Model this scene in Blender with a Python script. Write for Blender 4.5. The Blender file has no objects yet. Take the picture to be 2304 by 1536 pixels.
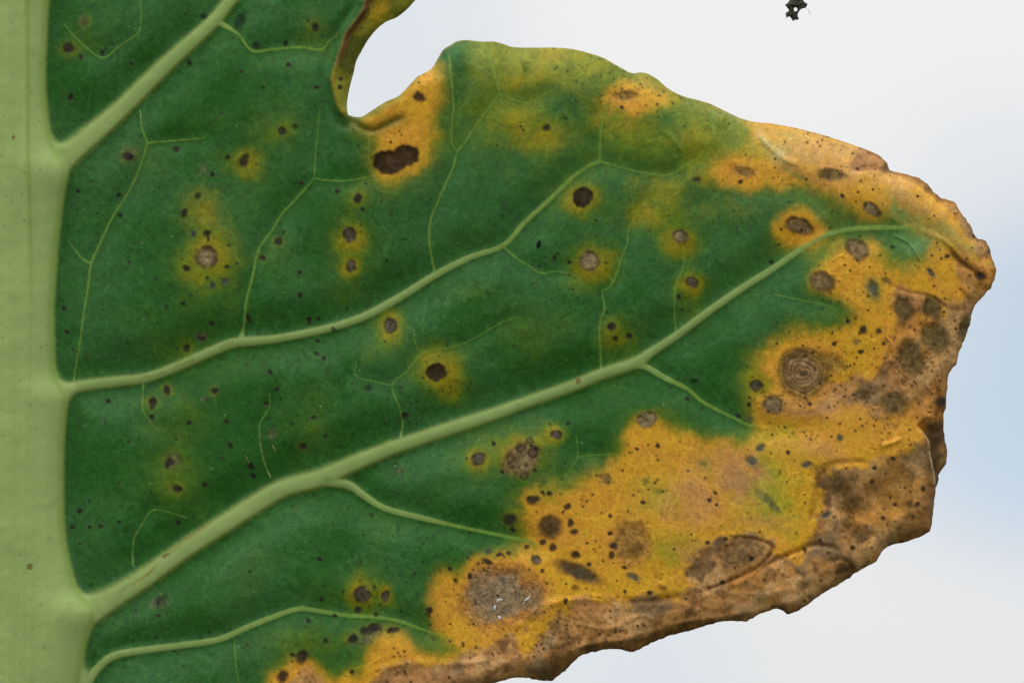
import bpy, math, time
import numpy as np
T0 = time.time()
rng = np.random.default_rng(7)
scene = bpy.context.scene

# ------------------------------------------------------------------ camera / light
S = 1e-4                      # metres per photo pixel: leaf measured at 0.1 mm steps
PITCH = math.radians(14)      # the leaf is held up against the sky
LENS = 200.0
DIST = 2304 * S * LENS / 36.0
CENTRE = np.array([0.0, 0.0, 1.45])
ca, sa = math.cos(PITCH), math.sin(PITCH)
def leaf_to_world(v):
    x, y, z = v
    return (CENTRE[0] + x, CENTRE[1] + y * ca - z * sa, CENTRE[2] + y * sa + z * ca)

cam = bpy.data.cameras.new("camera")
cam.lens = LENS; cam.sensor_width = 36; cam.sensor_fit = 'HORIZONTAL'
cam.clip_start = 0.05; cam.clip_end = 500
cam_o = bpy.data.objects.new("camera", cam)
scene.collection.objects.link(cam_o)
cam_o.location = leaf_to_world((0, -DIST, 0))
cam_o.rotation_euler = (math.pi / 2 + PITCH, 0, 0)
cam.dof.use_dof = True
cam.dof.focus_distance = DIST - 0.0012
cam.dof.aperture_fstop = 8.0
scene.camera = cam_o

SUN_EL, SUN_AZ = math.radians(62), math.radians(200)
world = bpy.data.worlds.new("World"); scene.world = world; world.use_nodes = True
nt = world.node_tree; nt.nodes.clear()
def N(tree, kind, **kw):
    n = tree.nodes.new(kind)
    for k, v in kw.items(): setattr(n, k, v)
    return n
out = N(nt, 'ShaderNodeOutputWorld'); bg = N(nt, 'ShaderNodeBackground')
sky = N(nt, 'ShaderNodeTexSky', sky_type='NISHITA'); sky.sun_disc = False
sky.sun_elevation = SUN_EL; sky.sun_rotation = SUN_AZ
tc = N(nt, 'ShaderNodeTexCoord')
L = nt.links.new
def W_math(op, a, b=None, c=None, clamp=False):
    n = N(nt, 'ShaderNodeMath', operation=op, use_clamp=clamp)
    for i, v in enumerate((a, b, c)):
        if v is None: continue
        if isinstance(v, (int, float)): n.inputs[i].default_value = v
        else: L(v, n.inputs[i])
    return n.outputs[0]
sep = N(nt, 'ShaderNodeSeparateXYZ'); L(tc.outputs['Generated'], sep.inputs[0])
noise = N(nt, 'ShaderNodeTexNoise'); noise.inputs['Scale'].default_value = 3.2
noise.inputs['Detail'].default_value = 3; noise.inputs['Roughness'].default_value = 0.45
L(tc.outputs['Generated'], noise.inputs['Vector'])
gap = W_math('MULTIPLY', W_math('SUBTRACT', noise.outputs['Fac'], 0.63), 1.6, clamp=True)
# thin places in the cloud sheet, given as directions in the sky
def sky_dir(px, py):
    v = np.array(leaf_to_world(((px - 1152) * S, 0, (768 - py) * S))) - np.array(cam_o.location)
    return v / np.linalg.norm(v)
warp_n = N(nt, 'ShaderNodeTexNoise'); warp_n.inputs['Scale'].default_value = 14; warp_n.inputs['Detail'].default_value = 2
L(tc.outputs['Generated'], warp_n.inputs['Vector'])
warp_c = N(nt, 'ShaderNodeVectorMath', operation='SUBTRACT'); L(warp_n.outputs['Color'], warp_c.inputs[0]); warp_c.inputs[1].default_value = (.5, .5, .5)
warp_v = N(nt, 'ShaderNodeVectorMath', operation='MULTIPLY_ADD'); L(warp_c.outputs[0], warp_v.inputs[0]); warp_v.inputs[1].default_value = (.05, .05, .05)
L(tc.outputs['Generated'], warp_v.inputs[2])
warp_u = N(nt, 'ShaderNodeVectorMath', operation='NORMALIZE'); L(warp_v.outputs[0], warp_u.inputs[0])
for px, py, rdeg, k in ((2350, 930, 2.3, 0.58), (780, 150, 2.0, 0.2), (1480, 1570, 1.9, 0.2), (3050, 1300, 3.4, 0.3), (-900, 500, 3.8, 0.36), (1500, -1300, 4.2, 0.34), (3600, -200, 3.6, 0.3), (300, 2600, 3.6, 0.26), (2330, 520, 1.5, 0.16)):
    d = N(nt, 'ShaderNodeVectorMath', operation='DOT_PRODUCT')
    L(warp_u.outputs[0], d.inputs[0]); d.inputs[1].default_value = tuple(sky_dir(px, py))
    m = N(nt, 'ShaderNodeMapRange', interpolation_type='SMOOTHSTEP')
    m.inputs['From Min'].default_value = math.cos(math.radians(rdeg)); m.inputs['From Max'].default_value = 1.0
    m.inputs['To Max'].default_value = k
    L(d.outputs['Value'], m.inputs['Value'])
    gap = W_math('MAXIMUM', gap, m.outputs[0])
up = W_math('MAXIMUM', sep.outputs['Z'], 0.0)
grad = W_math('MULTIPLY_ADD', up, 0.55, 0.705)           # overcast: zenith brighter than horizon
cloud = N(nt, 'ShaderNodeMixRGB', blend_type='MULTIPLY'); cloud.inputs[0].default_value = 1
cloud.inputs[1].default_value = (1.0, 1.0, 1.0, 1)
cg = N(nt, 'ShaderNodeCombineXYZ')
for i in range(3): L(grad, cg.inputs[i])
L(cg.outputs[0], cloud.inputs[2])
blue = N(nt, 'ShaderNodeMixRGB', blend_type='MULTIPLY'); blue.inputs[0].default_value = 1
L(sky.outputs[0], blue.inputs[1]); blue.inputs[2].default_value = (0.148, 0.158, 0.15, 1)
mixs = N(nt, 'ShaderNodeMixRGB'); L(gap, mixs.inputs[0]); L(cloud.outputs[0], mixs.inputs[1]); L(blue.outputs[0], mixs.inputs[2])
grd = N(nt, 'ShaderNodeMapRange', interpolation_type='SMOOTHSTEP')       # ground below the horizon
grd.inputs['From Min'].default_value = -0.05; grd.inputs['From Max'].default_value = 0.02
L(sep.outputs['Z'], grd.inputs['Value'])
mixg = N(nt, 'ShaderNodeMixRGB'); L(grd.outputs[0], mixg.inputs[0])
mixg.inputs[1].default_value = (0.13, 0.14, 0.09, 1); L(mixs.outputs[0], mixg.inputs[2])
L(mixg.outputs[0], bg.inputs[0]); bg.inputs[1].default_value = 1.0
L(bg.outputs[0], out.inputs[0])

sun = bpy.data.lights.new("sun", 'SUN'); sun.energy = 0.95; sun.angle = math.radians(50); sun.color = (1, 0.97, 0.92)
sun_o = bpy.data.objects.new("sun", sun); scene.collection.objects.link(sun_o)
sun_o.location = (0, -1, 4)
sun_o.rotation_euler = (math.radians(90) - SUN_EL + 0.0, 0, math.radians(-20))
scene.view_settings.view_transform = 'Standard'; scene.view_settings.look = 'None'
scene.view_settings.exposure = 0.0; scene.view_settings.gamma = 1.0

# ------------------------------------------------------------------ helpers
ILLUM = 0.53      # mean light on the leaf face; picture tone / ILLUM = leaf reflectance
def lin(c):
    c = np.asarray(c, float) / 255.0
    return np.where(c <= 0.04045, c / 12.92, ((c + 0.055) / 1.055) ** 2.4)
def col(*c): return (lin(c) / ILLUM).astype(np.float32)
def sst(a, b, x):
    t = np.clip((x - a) / (b - a), 0, 1); return t * t * (3 - 2 * t)

G = 2.2
X0, X1, Y0, Y1 = -470.0, 2268.0, -170.0, 1716.0
gx = np.arange(X0, X1 + G, G); gy = np.arange(Y0, Y1 + G, G)
NX, NY = len(gx), len(gy)
PX, PY = np.meshgrid(gx.astype(np.float32), gy.astype(np.float32))

def vnoise(scale, seed):
    """smooth value noise, cell size in px"""
    r = np.random.default_rng(seed)
    nx = int((X1 - X0) / scale) + 5; ny = int((Y1 - Y0) / scale) + 5
    lat = r.random((ny, nx)).astype(np.float32)
    fx = (gx - X0) / scale + 1; fy = (gy - Y0) / scale + 1
    ix = fx.astype(int); iy = fy.astype(int)
    tx = (fx - ix); ty = (fy - iy)
    def cub(t):
        return np.stack([(1 - t) ** 3, 3 * t ** 3 - 6 * t ** 2 + 4, -3 * t ** 3 + 3 * t ** 2 + 3 * t + 1, t ** 3]) / 6
    cx, cy = cub(tx).astype(np.float32), cub(ty).astype(np.float32)
    rows = sum(cx[k][None, :] * lat[:, np.clip(ix - 1 + k, 0, nx - 1)] for k in range(4))
    o = sum(cy[k][:, None] * rows[np.clip(iy - 1 + k, 0, ny - 1), :] for k in range(4))
    return (o - 0.5) * 2.6
def fbm(scale, seed, octv=4, gain=0.55):
    o = 0; a = 1; s = 0
    for k in range(octv):
        sc = scale / 2 ** k
        if sc < 2.4: break
        o = o + a * vnoise(sc, seed * 31 + k); s += a; a *= gain
    o = o / s
    return np.clip((o - o.mean()) * (0.55 / o.std()), -1.5, 1.5)

def sample(F, x, y):
    fx = np.clip((x - X0) / G, 0, NX - 1.001); fy = np.clip((y - Y0) / G, 0, NY - 1.001)
    ix = fx.astype(int); iy = fy.astype(int); tx = fx - ix; ty = fy - iy
    if F.ndim == 3: tx = tx[..., None]; ty = ty[..., None]
    return (F[iy, ix] * (1 - tx) * (1 - ty) + F[iy, ix + 1] * tx * (1 - ty)
            + F[iy + 1, ix] * (1 - tx) * ty + F[iy + 1, ix + 1] * tx * ty)

def spline(pts, step=2.5):
    """Catmull-Rom through rows of numbers, resampled"""
    P = np.array(pts, float); n = len(P)
    if n == 2: P = np.array([P[0], (P[0] + P[1]) / 2, P[1]]); n = 3
    E = np.vstack([2 * P[0] - P[1], P, 2 * P[-1] - P[-2]])
    o = []
    for i in range(n - 1):
        p0, p1, p2, p3 = E[i:i + 4]
        k = max(2, int(np.hypot(*(p2 - p1)[:2]) / step))
        t = (np.arange(k) / k)[:, None]
        o.append(0.5 * (2 * p1 + (p2 - p0) * t + (2 * p0 - 5 * p1 + 4 * p2 - p3) * t ** 2 + (3 * p1 - p0 - 3 * p2 + p3) * t ** 3))
    o.append(P[-1:])
    return np.vstack(o)

def fill_poly(poly):
    """even-odd mask on the grid"""
    m = np.zeros((NY, NX), np.float32)
    P = np.asarray(poly, float); Q = np.roll(P, -1, 0)
    for j, y in enumerate(gy):
        c = (P[:, 1] <= y) != (Q[:, 1] <= y)
        if not c.any(): continue
        xs = np.sort(P[c, 0] + (y - P[c, 1]) / (Q[c, 1] - P[c, 1]) * (Q[c, 0] - P[c, 0]))
        for a, b in zip(xs[0::2], xs[1::2]):
            i0 = int(math.ceil((a - X0) / G)); i1 = int(math.floor((b - X0) / G))
            m[j, max(i0, 0):max(i1 + 1, 0)] = 1
    return m
def blur(F, px):
    r = px / G
    if r < 0.6: return F
    k = max(1, int(round(r)))
    ker = np.exp(-0.5 * (np.arange(-2 * k, 2 * k + 1) / r) ** 2); ker /= ker.sum()
    def one(A):
        B = np.pad(A, ((2 * k, 2 * k), (0, 0)), mode='edge'); o = np.zeros_like(A)
        for i, w in enumerate(ker): o += np.float32(w) * B[i:i + A.shape[0]]
        return o
    return one(one(F).T.copy()).T.copy()

# ------------------------------------------------------------------ leaf outline (mm/10)
margin_free = [(1085, -165), (1010, -75), (970, -35), (935, 0), (917, 20), (893, 39), (870, 49), (849, 65), (831, 86), (816, 111), (802, 138),
  (796, 164), (787, 198), (781, 232), (783, 257)]
rim_top = [(787, 260), (802, 264), (817, 262), (836, 250), (867, 230), (896, 217), (914, 200), (938, 174), (951, 167), (971, 154), (984, 133),
  (997, 112), (1013, 101), (1029, 92), (1050, 89), (1081, 92), (1112, 93), (1133, 98), (1156, 105), (1203, 106), (1247, 106), (1286, 109),
  (1328, 119), (1357, 129), (1390, 147), (1420, 163), (1442, 162), (1458, 165), (1479, 177), (1505, 199), (1536, 215), (1573, 225),
  (1599, 233), (1630, 248), (1651, 258), (1672, 267), (1703, 274), (1742, 278), (1794, 288), (1846, 301), (1893, 316), (1937, 331),
  (1971, 345), (1989, 357), (1999, 371), (2001, 382)]
rim_right = [(2029, 390), (2057, 396), (2081, 409), (2101, 430), (2120, 446), (2148, 455), (2159, 472), (2172, 490), (2185, 508), (2193, 529),
  (2203, 537), (2216, 539), (2224, 552), (2232, 579), (2241, 602), (2241, 622), (2233, 643), (2219, 660), (2200, 681), (2190, 696), (2185, 725),
  (2177, 748), (2170, 769), (2161, 787), (2159, 800), (2153, 819), (2142, 832), (2135, 847), (2133, 866), (2131, 892), (2129, 918),
  (2124, 938), (2125, 960), (2127, 984), (2133, 1010), (2133, 1036), (2127, 1049), (2116, 1065), (2112, 1086), (2106, 1101), (2104, 1127),
  (2100, 1148), (2097, 1182), (2092, 1194), (2081, 1203), (2049, 1215), (2013, 1224), (1995, 1232), (1984, 1241), (1976, 1255),
  (1969, 1265), (1950, 1275)]
rim_bottom = [(1917, 1293), (1913, 1298), (1872, 1323), (1836, 1344), (1818, 1359), (1799, 1370), (1781, 1379), (1769, 1381), (1763, 1373), (1755, 1369),
  (1742, 1368), (1729, 1374), (1706, 1382), (1690, 1391), (1674, 1398), (1640, 1395), (1599, 1404), (1547, 1420), (1508, 1430),
  (1474, 1442), (1448, 1455), (1427, 1465), (1411, 1465), (1396, 1460), (1377, 1459), (1346, 1464), (1312, 1472), (1297, 1482),
  (1276, 1503), (1252, 1523), (1239, 1532), (1208, 1528), (1182, 1524), (1153, 1524), (1130, 1530), (1105, 1538), (1060, 1556),
  (980, 1590), (900, 1612), (820, 1640), (720, 1650), (640, 1676), (520, 1690), (380, 1706), (200, 1700), (40, 1708), (-160, 1700)]
rim_left = [(-300, 1690), (-420, 1630), (-450, 1500), (-430, 1350), (-455, 1180), (-440, 1000), (-455, 820), (-430, 640), (-450, 470), (-435, 300), (-455, 120),
  (-430, -60), (-360, -150), (-180, -162), (100, -158), (400, -164), (800, -160)]
def chain(p, curl, width): return [(x, y, curl, width) for x, y in p]
OUT = (chain(margin_free, 9, 26) + chain(rim_top[:9], 10, 22) + chain(rim_top[9:16], 36, 60) + chain(rim_top[16:], 40, 110)
       + chain(rim_right[:14], 30, 60) + chain(rim_right[14:], 30, 34) + chain(rim_bottom, 26, 52) + chain(rim_left, 8, 40))
OUT = spline(OUT + [OUT[0]], 1.6)[:-1]
# irregular torn nibbling of the dry margin
dry_edge = np.clip((OUT[:, 0] - 1950) / 60, 0, 1) + np.clip((OUT[:, 1] - 1250) / 40, 0, 1) * (OUT[:, 1] < 1560)
tang = np.roll(OUT[:, :2], -1, 0) - np.roll(OUT[:, :2], 1, 0)
tang /= np.linalg.norm(tang, axis=1)[:, None] + 1e-9
kk = np.convolve(rng.normal(size=len(OUT) + 8), np.ones(5) / 5, 'same')[4:-4]
OUT[:, 0] += -tang[:, 1] * kk * 1.6 * np.clip(dry_edge, 0.12, 1)
OUT[:, 1] += tang[:, 0] * kk * 1.6 * np.clip(dry_edge, 0.12, 1)
for c in (2, 3):
    w = 61; e = np.concatenate([OUT[-w:, c], OUT[:, c], OUT[:w, c]])
    OUT[:, c] = np.convolve(e, np.ones(w) / w, 'same')[w:-w]
INSIDE = fill_poly(OUT[:, :2])

# distance to the rim (coarse), with curl attributes of the nearest rim point
cs = 4
cX, cY = PX[::cs, ::cs], PY[::cs, ::cs]
def up_coarse(A):
    fy = np.clip(np.arange(NY) / cs, 0, A.shape[0] - 1.001); fx = np.clip(np.arange(NX) / cs, 0, A.shape[1] - 1.001)
    iy = fy.astype(int); ix = fx.astype(int); ty = (fy - iy)[:, None]; tx = (fx - ix)[None]
    A = A.astype(np.float32)
    return ((A[iy][:, ix] * (1 - tx) + A[iy][:, ix + 1] * tx) * (1 - ty) + (A[iy + 1][:, ix] * (1 - tx) + A[iy + 1][:, ix + 1] * tx) * ty).astype(np.float32)
RIMD = np.full(cX.shape, 1e9, np.float32); RIMC = np.zeros_like(RIMD); RIMW = np.ones_like(RIMD)
for x, y, c, w in OUT[::4]:
    i0 = max(0, int((x - 190 - X0) / (G * cs))); i1 = int((x + 190 - X0) / (G * cs)) + 1
    j0 = max(0, int((y - 190 - Y0) / (G * cs))); j1 = int((y + 190 - Y0) / (G * cs)) + 1
    sl = (slice(j0, j1), slice(i0, i1))
    d = np.hypot(cX[sl] - x, cY[sl] - y); b = d < RIMD[sl]
    RIMD[sl][b] = d[b]; RIMC[sl][b] = c; RIMW[sl][b] = w
RIMC = np.where(RIMD > 1e8, 0, RIMC); RIMD = np.minimum(RIMD, 200)
ins_c = INSIDE[::cs, ::cs] > 0.5
RIMS = up_coarse(np.where(ins_c, RIMD, -RIMD)); RIMC = blur(up_coarse(RIMC), 22); RIMW = blur(up_coarse(RIMW), 22)

# ------------------------------------------------------------------ veins
rib_edge = [(-200, 124), (0, 112), (80, 108), (150, 105), (210, 106), (260, 110), (310, 119), (345, 132), (380, 158), (400, 155), (445, 146), (484, 140), (549, 134),
  (627, 128), (705, 124), (780, 126), (838, 128), (866, 138), (884, 158), (900, 156), (942, 150), (1007, 146), (1098, 146), (1162, 146), (1201, 150), (1245, 156),
  (1297, 169), (1336, 182), (1362, 215), (1386, 221), (1422, 204), (1461, 193), (1500, 188), (1536, 183), (1720, 150)]
ry_, rx_ = zip(*rib_edge)
XR = np.interp(gy, ry_, rx_); kr = np.ones(9) / 9
kr = np.ones(19) / 19; XR = np.convolve(np.pad(XR, 9, mode='edge'), kr, 'valid')
XL = -150 + 6 * np.sin(gy / 210.0)
U = np.minimum(XR[:, None] - PX, PX - XL[:, None]).astype(np.float32)     # depth inside the midrib

VEINS = {   # main side veins: x, y, half width
 'A': [(96, 398, 34), (150, 352, 27), (260, 258, 21), (375, 146, 18), (474, 55, 15), (520, 0, 14), (600, -90, 12), (670, -165, 11)],
 'B': [(112, 892, 24), (150, 877, 16), (182, 868, 13), (260, 858, 12), (325, 850, 11), (390, 828, 11), (456, 799, 11), (521, 773, 11), (580, 766, 10), (638, 759, 9),
       (742, 737, 9), (820, 711, 9), (899, 669, 9), (977, 620, 8), (1055, 580, 7), (1132, 552, 6), (1182, 499, 5.5), (1239, 447, 5), (1286, 401, 4.5),
       (1317, 378, 4), (1349, 363, 4)],
 'C': [(150, 1402, 40), (200, 1372, 32), (260, 1340, 25), (336, 1292, 22), (417, 1234, 21), (495, 1184, 21), (570, 1136, 21), (638, 1098, 20), (716, 1076, 20), (794, 1043, 18),
       (872, 1011, 16), (951, 984, 15), (1029, 958, 15), (1107, 932, 14), (1160, 913, 13), (1208, 896, 13), (1286, 869, 13), (1351, 842, 13), (1429, 816, 13),
       (1469, 789, 10), (1521, 755, 9), (1599, 697, 8.5), (1677, 643, 8), (1730, 610, 7.5), (1768, 584, 7), (1820, 550, 6.5), (1872, 525, 6),
       (1924, 515, 5.5), (2002, 512, 5), (2055, 516, 3.5), (2090, 524, 2)],
 'D': [(165, 1600, 14), (200, 1532, 10), (221, 1501, 9), (260, 1473, 9), (339, 1459, 8), (417, 1449, 7.5), (495, 1436, 7), (560, 1408, 6.5), (638, 1378, 6), (677, 1368, 5.5),
       (716, 1373, 5), (781, 1383, 4.5), (846, 1387, 4.5), (899, 1396, 4), (951, 1415, 3), (990, 1430, 2)],
}
BRANCH = [   # parent, points (x, y, half width)
 ('C', [(728, 1080, 13), (784, 1091, 10), (820, 1115, 8), (867, 1143, 7), (951, 1165, 6.5), (1029, 1183, 6), (1133, 1205, 5.5), (1195, 1219, 5), (1225, 1234, 3)]),
 ('C', [(1425, 818, 9), (1455, 826, 7), (1495, 849, 6.5), (1547, 875, 6), (1573, 898, 6), (1612, 921, 5.5), (1651, 940, 5), (1682, 955, 4.5), (1730, 966, 4), (1846, 967, 3)]),
 ('A', [(495, 52, 7), (536, 78, 4.5), (568, 115, 4.5), (612, 112, 4.5), (677, 107, 4.5), (724, 112, 4), (742, 91, 4), (763, 76, 3)]),
 ('B', [(165, 862, 3), (169, 838, 3), (180, 775, 3.2), (188, 719, 3.5), (200, 640, 4), (206, 594, 4.5), (224, 552, 4), (255, 487, 3.6), (292, 429, 3.4), (315, 380, 3.3), (333, 322, 3.5)]),
 ('A', [(333, 322, 3.5), (404, 316, 2.8), (453, 312, 2.6), (469, 305, 2)]),
 ('A', [(333, 322, 3), (320, 286, 2.6), (316, 250, 2.6)]),
 ('B', [(206, 594, 4), (182, 578, 3.5), (154, 541, 3)]),
 ('A', [(146, 57, 2.2), (182, 96, 2.4), (232, 131, 3), (273, 102, 2.6), (310, 78, 2.6), (318, 52, 2.2), (318, 0, 2), (322, -60, 2)]),
 ('B', [(543, 760, 7), (549, 735, 4.6), (555, 679, 4.2), (568, 627, 4.2), (583, 562, 4), (615, 515, 4), (635, 482, 3.8), (672, 442, 3.8), (707, 402, 4)]),
 ('B', [(707, 402, 3.2), (708, 380, 2.6), (711, 340, 2.4), (716, 290, 2.2), (721, 245, 2)]),
 ('B', [(707, 402, 3.2), (737, 406, 2.6), (773, 407, 2.6), (807, 403, 2.6), (850, 395, 2.2)]),
 ('B', [(979, 614, 5), (971, 578, 4), (966, 536, 3.8), (970, 492, 3.8), (987, 450, 3.6), (1003, 414, 3.6), (1018, 381, 3.6), (1029, 341, 3.8)]),
 ('B', [(1029, 341, 3), (1016, 318, 2.8), (1018, 273, 3), (1020, 234, 3.4), (1016, 180, 4), (1010, 125, 4.5)]),
 ('B', [(1029, 341, 3), (1052, 312, 2.8), (1081, 268, 2.8), (1107, 234, 2.8), (1125, 214, 3), (1164, 227, 2.6), (1190, 232, 2.8), (1213, 219, 2.6), (1242, 206, 2)]),
 ('B', [(1125, 214, 3), (1117, 182, 4), (1102, 135, 4.5), (1092, 100, 4.5)]),
 ('B', [(1132, 554, 4), (1161, 580, 2.6), (1190, 598, 2.6), (1216, 614, 2.8), (1247, 611, 2.4), (1284, 616, 2.2), (1307, 629, 1.8)]),
 ('B', [(1349, 363, 3.6), (1351, 307, 3.2), (1359, 255, 3.4), (1372, 214, 3)]),
 ('B', [(1349, 363, 3.2), (1390, 375, 2.8), (1442, 388, 2.8), (1476, 393, 2.8), (1513, 391, 3), (1552, 365, 3.4), (1599, 344, 3)]),
 ('C', [(1353, 832, 5), (1351, 786, 3.2), (1348, 759, 3), (1351, 720, 3), (1360, 694, 3.2), (1357, 673, 3.2), (1354, 655, 3.4)]),
 ('C', [(1354, 655, 3.2), (1372, 645, 2.8), (1388, 614, 2.8), (1398, 580, 2.6), (1410, 551, 2.6), (1416, 512, 2.4), (1432, 486, 2.4), (1453, 452, 2.4), (1471, 413, 2)]),
 ('C', [(1521, 742, 3), (1518, 715, 2.8), (1517, 673, 2.8), (1521, 642, 2.8), (1534, 608, 2.6), (1539, 588, 2.6), (1539, 561, 2)]),
 ('C', [(901, 982, 4), (906, 953, 2.8), (899, 916, 2.6), (883, 867, 3), (917, 833, 2.6), (951, 794, 2.8), (1003, 783, 2.4), (1055, 767, 2.2), (1094, 745, 2), (1133, 724, 2), (1174, 710, 1.8)]),
 ('C', [(883, 867, 2.4), (833, 856, 2), (802, 846, 2.2), (802, 812, 1.8)]),
 ('C', [(951, 794, 2.2), (935, 773, 2), (930, 735, 1.8)]),
 ('C', [(607, 885, 1.8), (607, 914, 2), (586, 953, 2.4), (586, 989, 2.4), (594, 1036, 2.4), (609, 1074, 2.6)]),
 ('C', [(299, 1268, 3), (302, 1214, 2.6), (318, 1183, 2.6), (341, 1149, 2.8), (372, 1149, 2), (422, 1165, 1.8)]),
 ('D', [(529, 1436, 2.4), (531, 1488, 2), (538, 1532, 1.8), (548, 1600, 1.6)]),
 ('B', [(323, 860, 2.2), (322, 916, 1.9), (339, 948, 1.8), (359, 968, 1.6)]),
 ('C', [(1297, 981, 1.6), (1299, 1028, 2.2), (1286, 1049, 2), (1265, 1085, 1.8)]),
 ('C', [(1299, 1028, 2.2), (1333, 1023, 2), (1385, 1023, 1.8)]),
 ('C', [(1742, 662, 2), (1802, 675, 2), (1872, 689, 1.8)]),
 ('C', [(1888, 517, 5), (1833, 461, 5), (1794, 422, 4), (1770, 395, 3)]),
 ('C', [(2062, 514, 4), (2023, 474, 4), (1984, 433, 3)]),
]
VLIST = [(k, None, spline(v, 1.6)) for k, v in VEINS.items()] + [(None, p, spline([(x, y, w if w > 6 else max(1.5, w * .72)) for x, y, w in v], 1.0)) for p, v in BRANCH]
VN = np.full((NY, NX), 9.0, np.float32)      # distance / half width
VW = np.ones((NY, NX), np.float32); VID = np.full((NY, NX), -1, np.int16)
QD = np.full((NY, NX), 95.0, np.float32)     # distance used for the pillowing between veins
VS = np.zeros((NY, NX), np.float32)          # strength of the vein in its place
def win(x, y, r):
    i0 = max(0, int((x - r - X0) / G)); i1 = min(NX, int((x + r - X0) / G) + 2)
    j0 = max(0, int((y - r - Y0) / G)); j1 = min(NY, int((y + r - Y0) / G) + 2)
    return slice(j0, max(j1, j0)), slice(i0, max(i1, i0))
for vi, (key, par, P) in enumerate(VLIST):
    for n, (x, y, w) in enumerate(P):
        if par and w < 5: w *= 0.55 + 0.45 * min(1, (len(P) - 1 - n) / 26)
        sl = win(x, y, w * 3 + 6)
        if sl[0].start >= NY or sl[1].start >= NX: continue
        d = np.hypot(PX[sl] - x, PY[sl] - y)
        q = d / w; b = q < VN[sl]
        VN[sl][b] = q[b]; VW[sl][b] = w; VID[sl][b] = vi
        if n % 6 == 0:
            sl = win(x, y, 95); d = np.hypot(PX[sl] - x, PY[sl] - y) - w + np.clip((9 - w) * 7, 0, 60)
            QD[sl] = np.minimum(QD[sl], d)
QD = blur(np.minimum(QD, np.clip(-U, 0, 95)), 14)
VWs = blur(VW, 3)
thick = np.maximum(sst(-5, 9, U), sst(1.1, .8, VN) * (VW > 8))
FIL = np.maximum(sst(.36, .66, blur(thick.astype(np.float32), 17)) * sst(-75, -25, U), 0).astype(np.float32)
FIL2 = np.maximum(sst(.40, .68, blur((sst(1.1, .8, VN) * (VW > 5)).astype(np.float32), 9)) * sst(9, 13, blur(VW * (VN < 1.3), 14)) * 0, 0).astype(np.float32)
print('veins', time.time() - T0)

# ------------------------------------------------------------------ the shape of the leaf: height towards the viewer
WX = fbm(26, 11, 4); WY = fbm(26, 12, 4)              # warp used for ragged outlines
n_lo = fbm(420, 1, 3); n_md = fbm(90, 2, 4); n_hi = fbm(22, 3, 3); n_vh = fbm(9, 4, 2)
dryY = np.zeros((NY, NX), np.float32)

def soft_poly(pts, soft, warp=10):
    m = fill_poly(spline(list(pts) + [pts[0]], 4))
    m = blur(m, soft)
    if warp:
        return sample(m, PX + WX * warp, PY + WY * warp)
    return m

Ymain = [(1040, 1470), (1000, 1440), (978, 1400), (964, 1350), (978, 1310), (1010, 1287), (1070, 1264), (1140, 1250), (1205, 1238), (1192, 1205), (1172, 1160), (1160, 1115), (1180, 1088),
  (1215, 1098), (1255, 1118), (1300, 1100), (1330, 1072), (1370, 1045), (1392, 1005), (1412, 965), (1425, 932), (1455, 917), (1485, 935), (1500, 962), (1560, 985),
  (1640, 998), (1692, 985), (1704, 950), (1690, 900), (1695, 850), (1718, 800), (1748, 767), (1800, 750), (1860, 747), (1907, 735), (1925, 708), (1905, 682),
  (1860, 672), (1822, 655), (1814, 625), (1828, 602), (1860, 580), (1890, 548), (1930, 537), (1970, 547), (1992, 582), (2040, 606), (2085, 606), (2092, 570), (2082, 537),
  (2120, 542), (2180, 560), (2260, 600), (2230, 700), (2170, 830), (2160, 1000), (2140, 1190), (1960, 1300), (1800, 1400), (1250, 1560), (1100, 1565), (1040, 1510)]
Yupper = [(1605, 405), (1598, 372), (1628, 352), (1690, 346), (1735, 358), (1722, 330), (1692, 302), (1660, 250), (1800, 260), (1900, 290), (2030, 360), (2130, 410), (2230, 520), (2210, 565),
  (2120, 547), (2065, 522), (2030, 492), (2010, 457), (1985, 437), (2005, 490), (1990, 506), (1942, 503), (1912, 480), (1890, 450), (1860, 428), (1810, 422), (1770, 425),
  (1720, 432), (1660, 436), (1622, 426)]
Yspot = [(1732, 500), (1760, 472), (1800, 463), (1845, 490), (1865, 524), (1830, 558), (1790, 561), (1752, 540)]
Ysinus = [(834, 405), (828, 370), (848, 332), (825, 300), (800, 275), (836, 250), (900, 212), (945, 168), (985, 135), (1000, 180), (985, 240), (968, 300), (958, 350), (938, 388), (890, 412)]
Ytop = [(1345, 235), (1372, 195), (1420, 160), (1470, 172), (1500, 220), (1482, 250), (1430, 266), (1375, 252)]
Ybase = [(590, 1560), (628, 1502), (668, 1482), (720, 1492), (748, 1516), (790, 1512), (825, 1468), (832, 1440), (870, 1426), (915, 1433), (960, 1466), (1000, 1476), (1045, 1463), (1100, 1560), (1000, 1600), (700, 1640)]
YEL = np.maximum.reduce([soft_poly(Ymain, 24, 9), soft_poly(Yupper, 22, 9) * 0.95, soft_poly(Yspot, 15, 6), soft_poly(Ysinus, 17, 7) * 0.88,
                         soft_poly(Ytop, 20, 14) * 0.8, soft_poly(Ybase, 20, 9)])
Bbottom = [(1120, 1565), (1180, 1470), (1225, 1420), (1262, 1372), (1320, 1347), (1400, 1347), (1500, 1332), (1560, 1311), (1545, 1280), (1560, 1252), (1600, 1228), (1640, 1207),
  (1700, 1207), (1735, 1222), (1790, 1245), (1828, 1212), (1820, 1170), (1838, 1130), (1840, 1080), (1862, 1046), (1930, 1036), (2000, 1042), (2060, 1000), (2130, 1000), (2140, 1190),
  (2000, 1260), (1800, 1420), (1260, 1580)]
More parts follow.
